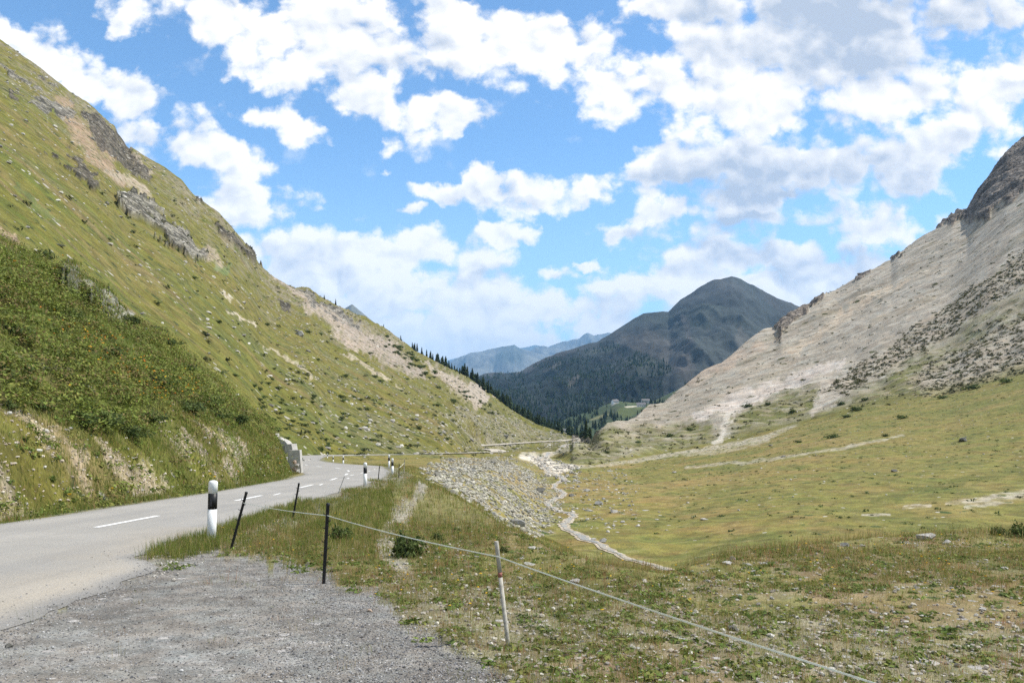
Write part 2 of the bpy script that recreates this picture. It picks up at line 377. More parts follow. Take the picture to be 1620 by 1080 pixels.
def dist_path(pts):
    best = np.full(GX.shape, 1e9); bi = np.zeros(GX.shape, int); sel = (GX > -60) & (GX < 90) & (GY < 700)
    X, Y = GX[sel], GY[sel]; b = np.full(X.shape, 1e9); bk = np.zeros(X.shape)
    for i in range(len(pts) - 1):
        x1, y1 = pts[i, :2]; dx, dy = pts[i + 1, :2] - pts[i, :2]
        t = np.clip(((X - x1) * dx + (Y - y1) * dy) / (dx * dx + dy * dy), 0, 1)
        d = np.hypot(X - x1 - t * dx, Y - y1 - t * dy); m = d < b
        b[m] = d[m]; bk[m] = i + t[m]
    best[sel] = b; k = np.zeros(GX.shape); k[sel] = bk; return best, k
def zplane(Y): return -.055 * np.asarray(Y)
RZ_known = [(-12, .66), (10, -.55), (60, -3.3), (100, -5.5), (120, -6.6), (145, -7.75), (160, -8.35), (172, -8.95), (192, -10.0), (216, -11.4), (246, -13.1), (290, -15.4), (322, -17.2), (336, -17.9), (348, -17.9), (362, -18)]
RCz = np.interp(RCs[:, 1], [a for a, b in RZ_known], [b for a, b in RZ_known])
RDz = np.interp(RDs[:, 1], [384, 410, 440, 500, 560, 612, 660], [EYE - (e - HY) * y / F for y, e in ((384, 706.6), (410, 705.6), (440, 704.4), (500, 701), (560, 697.6), (612, 695), (660, 694))])
Z = GZ + dz
on_road = np.zeros_like(GX)
for pts, pz in ((RCs, RCz), (RDs, RDz)):
    d, k = dist_path(pts); w = np.interp(k, np.arange(len(pts)), pts[:, 2]); zz = np.interp(k, np.arange(len(pts)), pz)
    t = 1 - sst(0, 1, (d - w - .5) / np.clip(GY * .03, 1.2, 5)); Z = Z * (1 - t) + zz * t
    on_road = np.maximum(on_road, 1 - sst(0, .8, d - w))
bay = (GX > -11.4) & (GX < np.interp(GY, [0, 12, 25, 43, 52, 60, 68, 72], [-4.2, -5.2, -5.6, -6.3, -7.2, -8.2, -9.8, -11])) & (GY < 72); t = bay * 1.0
Z = Z * (1 - t) + zplane(GY) * t
layby = inpoly([(-400, 1003), (100, 958), (213, 912), (255, 898), (290, 858), (335, 868), (430, 892), (530, 925), (610, 955), (660, 1000), (740, 1040), (800, 1110), (800, 4000), (-400, 4000)], GU + fbm(GX * 1.2, GY * 1.2, 4, 91) * 60, GE + fbm(GX * 1.2 + 4, GY * 1.2, 4, 92) * 34) & (GY < 20)
lay_soft = layby * 1.0
Z = np.where(layby, zplane(GY) + (fbm(GX * 2, GY * 2, 3, 94) * .007 + fbm(GX * 9, GY * 9, 3, 95) * .003), Z)
GZ = Z
GEf = HY - (GZ - EYE) * F / GY

# --- look-ups
ucol = np.arange(NC)
def g(X, Y):
    """terrain height at world X, Y (vectorised)"""
    X = np.atleast_1d(np.asarray(X, float)); Y = np.atleast_1d(np.asarray(Y, float)); Yc = np.maximum(Y, .91)
    c = np.interp(CX + F * X / Yc, uf, ucol); c0 = np.clip(c.astype(int), 0, NC - 2); ft = c - c0; out = 0
    for cc, wt in ((c0, 1 - ft), (c0 + 1, ft)):
        lo = np.zeros(len(X), int); hi = np.full(len(X), NR - 1)
        for _ in range(11):
            mid = (lo + hi) // 2; m = GY[mid, cc] <= Yc; lo = np.where(m, mid, lo); hi = np.where(m, hi, mid)
        lo = np.clip(lo, 0, NR - 2); a, b = GY[lo, cc], GY[lo + 1, cc]; t = np.clip((Yc - a) / (b - a), 0, 1)
        out = out + wt * (GZ[lo, cc] * (1 - t) + GZ[lo + 1, cc] * t)
    return np.where(Y < .91, zplane(Y), out)
def at(u, e):
    """first ground point along the bearing u that lies at the sighting e"""
    c = int(np.clip(round(float(np.interp(u, uf, ucol))), 0, NC - 1)); col = GEf[:, c]
    i = np.argmax(col <= e); i = max(int(i), 1); t = np.clip((col[i - 1] - e) / max(col[i - 1] - col[i], 1e-6), 0, 1)
    Y = GY[i - 1, c] * (1 - t) + GY[i, c] * t; X = (u - CX) * Y / F
    return np.array((X, Y, float(g(X, Y)[0])))

# ------------------------------------------------------------------ what grows and lies where (surface colours, real-world albedo)
def col(r, g_, b): return np.array((r, g_, b), float)
def put(base, m, c): 
    m = np.clip(np.asarray(m, float), 0, 1)[..., None]; return base * (1 - m) + np.asarray(c) * m
N1 = fbm(GX * .05, GY * .12, 5, 101); N2 = fbm(GX * .25, GY * .6, 4, 103); N3 = fbm(GX * .9, GY * .9, 4, 105)
nS = fbm(GX * .02, GY * .28, 5, 107)                                           # streaks along the fall line
GRASS = col(.132, .123, .024); GREEN = col(.076, .098, .016); TAN = col(.21, .165, .062); DARK = col(.032, .042, .012)
SCREE = col(.345, .305, .248); SCREE2 = col(.28, .247, .20); SOIL = col(.33, .27, .2); ROCK = col(.26, .25, .22); ROCKD = col(.10, .088, .07); PINK = col(.27, .195, .13)
base = np.zeros(GX.shape + (3,)); stone = np.zeros_like(GX); tuft = np.zeros_like(GX)
# left hillside
H = GRASS * np.ones_like(base)
H = put(H, sst(-.1, .5, N1 + .5 * nS) * .75, GREEN); H = put(H, sst(.05, .55, -N1 + .7 * nS) * .6, TAN * .8)
H = put(H, sst(.12, .5, N2 - .3 * N1) * .45, GREEN * .8); H = put(H, sst(.25, .55, nS) * .35, col(.19, .135, .075))
up = sst(420, 120, GE + GU * .55 - 100)
H = put(H, sst(.0, .5, N1 + N2 * .6) * .5 * sst(260, 80, GE - .9 * GU), col(.20, .165, .10))
edge = np.interp(uf, [s[0] for s in SIL], [s[1] for s in SIL])[None, :]
near_sky = 1 - sst(10, 75, GE - edge + fbm(GU * .03, GE * .03, 4, 111) * 40)
H = put(H, near_sky * sst(-.25, .25, N2 + N1) * .75 * (GU < 640), col(.20, .17, .115))
stone = np.where(hl, .05 + .16 * sst(.0, .5, nS) + .2 * sst(.1, .5, N2), stone); tuft = np.where(hl, .16 + .25 * sst(0, .5, N1), tuft)
lowslope = inpoly([(400, 650), (480, 560), (600, 620), (700, 660), (770, 715), (480, 722)])
tuft = np.where(lowslope & hl, .42, tuft); stone = np.where(lowslope & hl, stone + .2, stone)
stony = inpoly([(690, 640), (740, 640), (800, 655), (900, 688), (900, 697), (760, 706), (735, 690)])
H = put(H, stony * sst(-.3, .3, N2) * .6, SCREE2 * .85); stone = np.where(stony & hl, .5, stone)
for pl, w, c in [
   ([(95, 160), (120, 200), (150, 245), (190, 285)], (12, 16, 14, 6), PINK), ([(155, 205), (165, 225), (180, 250)], 7, PINK),
   ([(170, 270), (200, 285), (240, 310)], (4, 7, 4), SOIL), ([(210, 240), (240, 270)], 4, SOIL * .9), ([(318, 390), (350, 408)], 5, SOIL * .9),
   ([(430, 432), (478, 470), (520, 500), (570, 540), (600, 562)], (3, 6, 9, 10, 5), col(.33, .27, .22)), ([(500, 478), (560, 515), (620, 560), (660, 590)], (6, 14, 14, 8), col(.30, .25, .21)),
   ([(672, 572), (700, 590), (730, 610), (758, 628), (776, 630)], (4, 9, 11, 10, 6), col(.36, .30, .25)), ([(745, 612), (770, 628)], 9, col(.33, .28, .23)),
   ([(545, 555), (600, 585), (640, 610)], (2, 4, 2), col(.33, .28, .2)), ([(345, 452), (385, 480)], 2.2, col(.4, .35, .27)), ([(368, 490), (402, 508)], 2, col(.4, .35, .27)), ([(420, 545), (470, 570), (500, 590)], 2.2, col(.36, .31, .22)),
   ([(-10, 560), (30, 567), (70, 574), (112, 590)], (4, 5, 5, 3), col(.36, .33, .28)),
   ([(388, 650), (412, 672)], (5, 4), PINK * 1.1), ([(-10, 362), (10, 372), (26, 388)], (8, 9, 6), PINK * 1.15)]:
    H = put(H, band(pl, w) * (.55 + .45 * sst(-.3, .2, N3)), c)
H = put(H, band([(30, 285), (50, 315), (85, 345)], (4, 8, 4)) * .5, col(.075, .12, .035)); H = put(H, band([(340, 410), (368, 422)], 4) * .6, col(.12, .17, .07))
SPUR = [(-300, 250), (0, 380), (90, 428), (200, 508), (270, 548), (330, 602), (400, 662), (432, 692), (392, 690), (310, 655), (255, 640), (215, 690), (140, 690), (90, 655), (-300, 640)]
spur = inpoly(SPUR) & hl & (GY < 75)
H = put(H, soft(SPUR, 16) * (hl & (GY < 75)) * .7, GREEN * .9); H = put(H, spur * sst(.15, .45, N3) * .5, col(.085, .055, .03)); tuft = np.where(spur, .3, tuft); stone = np.where(spur, .02, stone)
bare = (inpoly([(-200, 640), (30, 655), (90, 680), (135, 720), (140, 765), (60, 790), (-200, 800)]) | inpoly([(232, 655), (262, 665), (300, 700), (330, 722), (390, 730), (380, 752), (330, 745), (285, 725), (250, 690)]) | inpoly([(300, 672), (345, 690), (400, 725), (380, 730), (330, 700)]) | inpoly([(150, 700), (235, 722), (285, 770), (230, 775), (165, 735)])) & hl & (GY < 75)
H = put(H, bare * sst(-.05, .35, N3 + .4 * N2) * .75, col(.40, .325, .235)); stone = np.where(bare, .4, stone)
verge = sst(0, .14, tl) * 0 + (1 - sst(12, 42, np.interp(uf, uf, nE[5])[None, :] - GE)) * hl * (GU < 470)
H = put(H, verge * .7, col(.085, .115, .022))
RC_T = {0: col(.27, .25, .205), 1: col(.29, .28, .23), 2: col(.15, .13, .10), 3: col(.3, .22, .15), 4: col(.20, .17, .14)}
rn = fbm(GX * .3, GZ * .5 + GY * .2, 4, 121)
for k, c in RC_T.items():
    m = rock * (rocktone == k) * (isleft); H = put(H, m * (.45 + .5 * sst(-.3, .2, rn)), c * 1.0); H = put(H, m * sst(.0, .22, -rn) * .85, c * .3)
stone = np.where((rock > 0) & hl, .25, stone)
tuft = np.where(hl & (GY < 75), tuft * .15, tuft)
# scree side
S = SCREE * np.ones_like(base)
nf = fbm(GX * .015, GY * .2 - GX * .03, 5, 131); nf2 = fbm(GX * .05, GY * .05, 4, 133)
S = put(S, sst(-.2, .4, nf) * .6, SCREE2); S = put(S, sst(.1, .5, nf2) * .45, col(.34, .285, .215)); S = put(S, sst(.15, .5, -nf + .4 * nf2) * .4, col(.42, .385, .33))
S = put(S, sst(.25, .5, nf + .5 * nf2) * .35, col(.22, .195, .13))
tuft = np.where(hr, .05 + .12 * sst(0, .5, nf), tuft); stone = np.where(hr, .10, stone)
GA = [(860, 735), (900, 706), (935, 690), (972, 667), (984, 684), (1040, 676), (1080, 672), (1115, 662), (1136, 682), (1122, 702), (1050, 714), (960, 732), (900, 740)]
GB = [(1150, 692), (1170, 652), (1235, 617), (1290, 604), (1296, 640), (1275, 655), (1200, 684)]
GC = [(1310, 648), (1365, 610), (1440, 560), (1545, 512), (1640, 455), (1640, 474), (1550, 528), (1465, 580), (1450, 625), (1500, 642), (1640, 585), (1640, 650), (1400, 700), (1300, 700)]
gmask = np.clip(soft(GA, 8) + soft(GB, 8) + soft(GC, 14), 0, 1) * hr * (.55 + .45 * sst(-.35, .1, N2))
S = put(S, 1 - sst(5.04, 5.30, rowp + .12 * N2), col(.15, .142, .036)); S = put(S, gmask * .85, col(.15, .138, .040)); S = put(S, gmask * sst(-.1, .4, N2) * .5, GREEN); S = put(S, gmask * sst(.2, .5, -N2 + N1 * .5) * .45, SCREE2 * .8)
tuft = np.where(gmask > .5, .2, tuft)
dots = inpoly([(1390, 640), (1450, 575), (1560, 520), (1640, 470), (1640, 590), (1500, 640), (1440, 650)]) | inpoly([(1290, 610), (1370, 560), (1470, 510), (1640, 380), (1640, 440), (1540, 505), (1420, 570), (1340, 620)])
tuft = np.where(dots & hr & (gmask < .5), .45, tuft); S = put(S, (dots & hr & (gmask < .5)) * .35, col(.36, .30, .22))
for pl, w, c in [([(1163, 640), (1155, 660), (1143, 683), (1132, 698)], (14, 9, 6, 7), col(.52, .47, .4)), ([(1305, 600), (1300, 630), (1290, 652)], (12, 8, 5), col(.46, .4, .33)), ([(1100, 660), (1150, 636), (1210, 612), (1290, 580), (1330, 560)], (9, 11, 11, 10, 5), col(.5, .44, .39)),
                ([(1240, 560), (1330, 500), (1430, 440)], (3, 8, 3), col(.45, .37, .28)), ([(1395, 590), (1418, 578)], 4, col(.6, .56, .48)), ([(1100, 590), (1150, 565), (1210, 540)], (14, 10, 6), col(.40, .32, .25))]:
    S = put(S, band(pl, w) * hr * .75, c)
mk = (crag_r | crag_s); rn4 = fbm(GX * .06, GZ * .09, 5, 141)
S = put(S, mk * .92, col(.20, .172, .145)); S = put(S, mk * sst(.0, .35, rn4) * .6, col(.32, .265, .21)); S = put(S, mk * sst(.05, .35, -rn4) * .5, col(.11, .095, .08))
# valley floor meadow
M = col(.178, .155, .038) * np.ones_like(base)
mn = fbm(GX * .035, GY * .05, 5, 151)
M = put(M, sst(-.1, .5, mn + .3 * N2) * .75, col(.225, .168, .060)); M = put(M, sst(.05, .5, -mn + .4 * N2) * .8, col(.135, .132, .032)); M = put(M, sst(.3, .6, N2) * .4, col(.20, .12, .05))
M = put(M, sst(.12, .4, fbm(GX * .12, GY * .16, 4, 153)) * .5, col(.25, .165, .062)); M = put(M, sst(.15, .4, -fbm(GX * .12, GY * .16, 4, 153)) * .55, col(.095, .115, .024)); M = put(M, sst(.2, .45, N3) * .3, col(.28, .225, .11)); M = put(M, sst(1150, 1500, GU) * .35, col(.13, .135, .03))
mead_tracks = [([(870, 742), (905, 738), (960, 733), (1010, 728), (1075, 716), (1150, 705), (1215, 692), (1285, 656)], (7, 6, 4, 3.5, 3, 3, 5, 4), .8), ([(1080, 718), (1130, 712), (1215, 694)], (3, 8, 5), .55),
   ([(1085, 739), (1200, 729), (1290, 716), (1370, 701), (1430, 690)], (2.2, 2.5, 2.5, 2.5, 1.5), .7), ([(1500, 797), (1570, 789), (1660, 776)], (3, 6, 11), .8), ([(1430, 802), (1470, 799)], 3, .8), ([(1362, 815), (1408, 813)], 2.5, .8), ([(1525, 802), (1600, 796)], 2.5, .6)]
for pl, w, a in mead_tracks: M = put(M, band(pl, w, GU + (wu - GU) * .3, GE + (we - GE) * .22) * a * (.25 + .75 * sst(-.35, .2, N3 + .4 * N2)), col(.40, .355, .28))
stone_m = inpoly([(860, 800), (900, 755), (960, 742), (1010, 760), (1010, 830), (930, 850)])
stone = np.where((rowp > 2.5) & (rowp < 5), .06 + .22 * stone_m, stone); tuft = np.where((rowp > 2.5) & (rowp < 5), .05 + .12 * sst(0, .5, N2), tuft)
M = put(M, band([(1380, 795), (1480, 770), (1620, 745)], (4, 6, 6)) * .4, GREEN * .9)
left_mead = (GU < 900) & (rowp < 5.2) & (rowp > 2)
RUB = [(672, 748), (700, 735), (760, 728), (820, 735), (862, 762), (880, 800), (872, 842), (835, 850), (800, 828), (745, 790), (700, 765)]
rub = inpoly(RUB) & (rowp > 1.9) & (rowp < 5.3)
M = put(M, soft(RUB, 15) * ((rowp > 1.9) & (rowp < 5.3)) * sst(-.2, .3, N3 + .5 * N2) * .75, col(.30, .285, .235)); stone = np.where(rub, .45, stone)
WASH = [([(828, 719), (850, 724), (866, 735), (880, 741), (905, 739)], (7, 9, 10, 8, 5)), ([(850, 722), (872, 712), (892, 706), (912, 698), (922, 694)], (4, 4, 4, 5, 4)), ([(868, 738), (866, 746)], 6)]
for pl, w in WASH: M = put(M, band(pl, w, GU + (wu - GU) * .3, GE + (we - GE) * .2) * .95, col(.60, .54, .45))
# roadside ground
B_ = col(.17, .155, .05) * np.ones_like(base); f1 = fbm(GX * .35, GY * .35, 4, 161); f2 = fbm(GX * 1.3, GY * 1.3, 4, 163)
B_ = put(B_, sst(-.3, .3, f1 + .6 * f2) * .75, col(.10, .10, .03)); B_ = put(B_, sst(.1, .5, f2 - .3 * f1) * .5, col(.2, .14, .07))
soil = np.clip(sst(905, 1010, GE + (f1 * 60)) * .75 + sst(.15, .4, f2) * .5, 0, 1) * (GY < 16)
B_ = put(B_, soil * .68, col(.27, .235, .175))
path = band([(672, 762), (660, 785), (640, 812), (605, 850), (612, 885), (640, 905)], (4, 6, 9, 12, 10, 14))
B_ = put(B_, path * .75, col(.36, .32, .26))
should = (1 - sst(.2, 1.1, np.abs(GX - np.interp(GY, [5, 12.2, 25, 35, 56, 72], [-4, -5.2, -5.9, -6.2, -7.4, -9.9])))) * (GY > 10) * (GY < 60)
B_ = put(B_, should * .75, col(.22, .205, .185))
B_ = put(B_, sst(.05, .4, fbm(GX * .8, GY * .5, 4, 167)) * .4 * (GY < 17), col(.22, .13, .075)); B_ = put(B_, lay_soft, col(.20, .187, .167)); B_ = put(B_, layby * sst(.0, .5, fbm(GX * .5, GY * .9, 4, 165)) * .5, col(.135, .125, .115)); B_ = put(B_, layby * sst(.1, .5, -fbm(GX * .5, GY * .9, 4, 165)) * .5, col(.27, .27, .265))
stone = np.where(rowp < 2.2, .25 * soil + .1, stone); tuft = np.where(rowp < 2.2, np.where(layby, 0, .08), tuft)
tM = sst(1.9, 2.4, rowp) * (GU > 600) + sst(46, 58, GY) * (GU <= 600)
base = B_ * (1 - tM[..., None]) + M * tM[..., None]
sl = sst(4.97, 5.06, rowp)[..., None] * np.where((GU > 470) & (GU < 900), sst(6.0, 7.05, rowp) * 0 + sst(5.0, 6.9, rowp), 1)[..., None]
base = base * (1 - sl) + np.where(isleft[..., None], H, S) * sl
base = put(base, on_road * (GY > 20) * .6, col(.2, .19, .15))
mask = np.stack([stone, tuft, rock * foot], -1)

# --- meshes: one sheet cut along natural borders, with shared normals
V = np.stack([GX, GY, GZ], -1).reshape(-1, 3)
idx = np.arange(NR * NC).reshape(NR, NC)
Q = np.stack([idx[:-1, :-1], idx[:-1, 1:], idx[1:, 1:], idx[1:, :-1]], -1).reshape(-1, 4)
d1 = V[Q[:, 2]] - V[Q[:, 0]]; d2 = V[Q[:, 3]] - V[Q[:, 1]]; fn = np.cross(d1, d2)
vnrm = np.zeros_like(V)
for k in range(4): np.add.at(vnrm, Q[:, k], fn)
vnrm /= np.maximum(np.linalg.norm(vnrm, axis=1, keepdims=True), 1e-9)
farea = np.linalg.norm(fn, axis=1) * .5
qr = rowp[:-1, :-1].ravel(); qu = GU[:-1, :-1].ravel()
reg = np.where(qr >= 5, np.where(qu < 903, 0, 1), np.where((qr > 2) & (qu > 640), 2, 3))
M_hill = terrain_mat('hillside_turf', (.6, 1, .6), .45, 5, .45, .7, .70, 1.32, stone=([(.8, .42), (.33, .30)], (.42, .40, .34), (.30, .27, .22)), tuft=(.7, (.050, .062, .018)), sscale=.8, rocky=.3)
M_scree = terrain_mat('scree', (.42, 1, .42), .3, 3.5, .55, 1.2, .74, 1.26, stone=([(.5, .3)], (.62, .58, .52), (.24, .21, .18)), tuft=(.5, (.075, .076, .034)), sscale=.8, rocky=.12)
M_mead = terrain_mat('meadow_turf', (1, 1, 1), .5, 5, .35, .3, .7, 1.32, stone=([(1.0, .35)], (.5, .47, .4), (.36, .33, .28)), tuft=(.8, (.05, .075, .018)))
M_grnd = terrain_mat('roadside_earth', (1, 1, 1), 3, 40, .5, .03, .68, 1.34, stone=([(7, .42), (22, .45)], (.42, .40, .37), (.27, .25, .23)), tuft=(6, (.055, .075, .018)))
for rid, (nm, mt) in enumerate((('hillside', M_hill), ('scree_slope', M_scree), ('meadow', M_mead), ('ground', M_grnd))):
    q = Q[reg == rid]; used, inv = np.unique(q, return_inverse=True); q2 = inv.reshape(-1, 4)
    me = np_mesh(nm, V[used], q2, mt, smooth=True)
    add_col(me, 'base', base.reshape(-1, 3)[used]); add_col(me, 'mask', mask.reshape(-1, 3)[used])
    me.normals_split_custom_set_from_vertices(vnrm[used].astype(float).tolist())
    o = add_obj(nm, me); o['kind'] = 'structure'
# the terrace behind the viewpoint
xs = np.linspace(-70, 70, 60); ys = np.linspace(-60, .9, 40); gx, gy = np.meshgrid(xs, ys)
bz = zplane(gy) + np.maximum(0, -gx - 12) * .75 - np.maximum(0, gx - 9) * .3 - .02
bi = np.arange(gx.size).reshape(gx.shape); bq = np.stack([bi[:-1, :-1], bi[:-1, 1:], bi[1:, 1:], bi[1:, :-1]], -1).reshape(-1, 4)
me = np_mesh('ground', np.stack([gx, gy, bz], -1).reshape(-1, 3), bq, M_grnd, smooth=True)
add_col(me, 'base', np.tile(col(.17, .155, .08), (gx.size, 1))); add_col(me, 'mask', np.tile(col(.2, .2, 0), (gx.size, 1)))
o = add_obj('ground', me); o['kind'] = 'structure'
me.name = 'ground_behind'

# ------------------------------------------------------------------ road
def asphalt():
    m, t, b = material('asphalt', .9)
    co = t.new('ShaderNodeTexCoord').outputs['Object']
    n1 = t.noise(co, .35, 6, .6); n2 = t.noise(co, 55, 3, .7)
    mp = t.new('ShaderNodeMapping', i_Vector=co); mp.inputs['Scale'].default_value = (1.3, .06, 1); n3 = t.noise(mp, 1.0, 5, .6)
    c = t.mix(t.rng(n1.outputs[0], .35, .65, 0, 1), (.30, .285, .255, 1), (.345, .325, .29, 1))
    c = t.mix(t.rng(n3.outputs[0], .42, .68, 0, .5), c, (.245, .236, .22, 1))
    ed = t.new('ShaderNodeAttribute', attribute_name='base').outputs['Color']       # dust, dark crumbled edges, and grazing light painted on the far road
    c = t.mix(1, c, ed, 'MULTIPLY')
    k = t.rng(n2.outputs[0], .25, .75, .72, 1.28); c = t.mix(1, c, t.new('ShaderNodeCombineColor', i_0=k, i_1=k, i_2=k), 'MULTIPLY')
    bp = t.new('ShaderNodeBump', i_Height=n2.outputs[0]); bp.inputs['Strength'].default_value = .4; bp.inputs['Distance'].default_value = .008
    t.set(b.inputs['Base Color'], c); t.set(b.inputs['Normal'], bp.outputs[0]); return m
M_asph = asphalt()
def ribbon(name, L, Rr, lift, mat, nc=14, tintf=None, kind='structure'):
    L = np.asarray(L, float); Rr = np.asarray(Rr, float); s = np.linspace(0, 1, nc)
    X = L[:, None, 0] * (1 - s) + Rr[:, None, 0] * s; Y = L[:, None, 1] * (1 - s) + Rr[:, None, 1] * s
    Zr = g(X.ravel(), Y.ravel()).reshape(X.shape) + lift
    i = np.arange(X.size).reshape(X.shape); q = np.stack([i[:-1, :-1], i[:-1, 1:], i[1:, 1:], i[1:, :-1]], -1).reshape(-1, 4)
    v = np.stack([X, Y, Zr], -1).reshape(-1, 3)
    n = np.cross(v[q[0, 2]] - v[q[0, 0]], v[q[0, 3]] - v[q[0, 1]])
    if n[2] < 0: q = q[:, ::-1]
    me = np_mesh(name, v, q, mat, smooth=True)
    tc = np.ones((X.size, 3)) if tintf is None else tintf(X, Y, s[None, :] * np.ones_like(X)).reshape(-1, 3)
    add_col(me, 'base', tc); o = add_obj(name, me)
    if kind: o['kind'] = kind
    return o
LE = [(-11.1, -30), (-11.1, 17.6), (-11.0, 20.2), (-11.1, 23.6), (-11.25, 30.6), (-11.9, 39), (-12.3, 45), (-13.6, 54), (-15.9, 62), (-19.2, 71), (-23, 80), (-27, 91), (-31.4, 104), (-36.2, 120), (-39.8, 136), (-41.9, 150), (-42.0, 161), (-39.2, 171.5), (-35, 179.5), (-29, 195), (-22.5, 219)]
RE = [(-4.4, -30), (-4.42, 6), (-4.45, 7.15), (-4.58, 8.4), (-4.57, 9.24), (-4.72, 10.35), (-4.7, 11.05), (-5.2, 11.75), (-5.6, 12.2), (-5.69, 14.05), (-5.8, 15.6), (-6.1, 20), (-6.35, 25), (-6.67, 34.7), (-7.0, 43.3), (-7.9, 52), (-8.9, 60), (-10.4, 68), (-12.2, 77), (-16.2, 85), (-19.7, 93), (-24.4, 107), (-28.6, 122), (-32, 138), (-34.4, 151), (-35, 158), (-34, 164.5), (-31.6, 172.6), (-26.8, 189), (-20.2, 213)]
def resample(p, n):
    p = np.array(p, float); d = np.r_[0, np.cumsum(np.hypot(*np.diff(p, axis=0).T))]
    return p
def by_station(p, ys):
    p = np.array(p, float); return np.stack([np.interp(ys, p[:, 1], p[:, 0]), ys], -1)
ys = np.r_[np.linspace(-30, 2, 20), np.geomspace(2.5, 54, 260)]
EL = by_station(LE, ys); ER = by_station(RE, ys)
jit = fbm(ys * 1.7, ys * 0 + 3, 4, 201) * .10 * (ys < 60); ER[:, 0] += jit; EL[:, 0] += fbm(ys * 1.1, ys * 0 + 8, 4, 203) * .07
# past the bend the outer and inner kerb lines run at their own lengths
def tail(p, y0, n):
    p = np.array([q for q in p if q[1] >= y0], float); d = np.r_[0, np.cumsum(np.hypot(*np.diff(p, axis=0).T))]; t = np.linspace(0, d[-1], n)
    return np.stack([np.interp(t, d, p[:, 0]), np.interp(t, d, p[:, 1])], -1)
LT = tail([(-13.6, 54)] + [q for q in LE if q[1] > 54], 54, 150); RT = tail([(np.interp(54, [q[1] for q in RE], [q[0] for q in RE]), 54.0)] + [q for q in RE if q[1] > 54], 54, 150)
def road_tint(X, Y, s):
    e = np.minimum(s, 1 - s) * 6; n = fbm(X * 1.5, Y * .6, 4, 211)
    k = 1 - .26 * (1 - sst(0, .5, e + n * .5)) * (.5 + sst(-.3, .4, n)); c = np.stack([k, k, k], -1)
    d = sst(.55, .95, s + .25 * fbm(X * .4, Y * .25, 4, 213)) * (Y < 17) * sst(.16, .5, e)
    return c * (1 - d[..., None]) + d[..., None] * np.array((1.08, 1.02, .93))
ribbon('road', np.r_[EL, LT[1:]], np.r_[ER, RT[1:]], .007, M_asph, 34, road_tint)
pale = lambda X, Y, s: np.tile(col(1.5, 1.42, 1.25), (X.size, 1))  # brightens the far asphalt: grazing light put into its colour
far_c = cat([(-21.35, 216), (-16.6, 246), (-11.2, 290), (-7.2, 322), (-5.6, 336), (-6.4, 348), (-10.5, 360)], 10)[:, :2]
def offset(p, w):
    p = np.asarray(p, float); t = np.gradient(p, axis=0); t /= np.linalg.norm(t, axis=1, keepdims=True); n = np.stack([-t[:, 1], t[:, 0]], -1)
    return p + n * w
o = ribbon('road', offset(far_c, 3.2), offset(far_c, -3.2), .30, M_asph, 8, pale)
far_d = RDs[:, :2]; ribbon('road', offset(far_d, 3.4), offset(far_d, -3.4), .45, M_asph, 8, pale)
M_line = noisy_mat('road_paint', (.80, .79, .75), .22, 14, .7, .1, dirt=(.36, .35, .33))
def dash(a, b, w, lift=.013):
    a = np.array(a, float); b = np.array(b, float); p = a + (b - a) * np.linspace(0, 1, 12)[:, None]
    ribbon('road_marking', offset(p, w / 2), offset(p, -w / 2), lift, M_line, 3)
cl = cat([(-8.57, 10), (-8.57, 20), (-8.75, 28), (-8.95, 34.5), (-9.5, 42.2), (-10.5, 51.4), (-12.2, 61.5), (-14.6, 70), (-17.2, 76), (-19.8, 82), (-22.6, 89.5), (-27, 105), (-31, 121)], 14)
cd = np.r_[0, np.cumsum(np.hypot(*np.diff(cl, axis=0).T))]
def clp(d): return (np.interp(d, cd, cl[:, 0]), np.interp(d, cd, cl[:, 1]))
d0 = np.interp(16.9, cl[:, 1], cd)
for k in range(-1, 14):
    a = d0 + 8.9 * k
    if a + 3 < cd[-1]: dash(clp(a), clp(a + 3), .15)
for (a, b) in (((-8.42, 29.0), (-8.5, 30.2)), ((-8.72, 37.2), (-8.85, 38.4)), ((-9.15, 45.5), (-9.3, 47)), ((-10.05, 51), (-10.15, 52.6)), ((-10.3, 56), (-10.42, 57.6)), ((-10.7, 61), (-10.8, 62.6)), ((-11.2, 66.5), (-11.35, 68))):
    dash(a, b, .10)
# stream
def water():
    m, t, b = material('stream_water', .12)
    co = t.new('ShaderNodeTexCoord').outputs['Object']; n = t.noise(co, 1.2, 6, .65); n2 = t.noise(co, .5, 6, .7)
    c = t.mix(t.rng(n2.outputs[0], .42, .6, 0, 1), (.38, .34, .27, 1), (.27, .25, .20, 1)); t.set(b.inputs['Base Color'], c)
    t.set(b.inputs['Roughness'], t.rng(n2.outputs[0], .4, .6, .7, .25))
    bp = t.new('ShaderNodeBump', i_Height=n.outputs[0]); bp.inputs['Strength'].default_value = .5; bp.inputs['Distance'].default_value = .15; t.set(b.inputs['Normal'], bp.outputs[0]); return m
M_wat = water(); M_bed = terrain_mat('stream_bed', (1, 1, 1), .8, 6, .5, .25, .7, 1.3, stone=([(.9, .4)], (.6, .56, .48), (.42, .38, .32)))
SP = [(1075, 907), (1058, 903), (1023, 892), (987, 882), (950, 863), (917, 848), (893, 833), (897, 825), (907, 817), (903, 812), (887, 809), (872, 802), (866, 797), (873, 792), (887, 786), (891, 780), (884, 775), (876, 770), (886, 762), (891, 757), (880, 751), (868, 745), (864, 739), (858, 732), (852, 726), (868, 716), (890, 707), (912, 699), (924, 694)]
sp = np.array([at(u, e)[:2] for u, e in SP]); sp = sp[sp[:, 1] > 55]; keep = [0]
for i in range(1, len(sp)):
    if sp[i, 1] > sp[keep[-1], 1] - 6: keep.append(i)
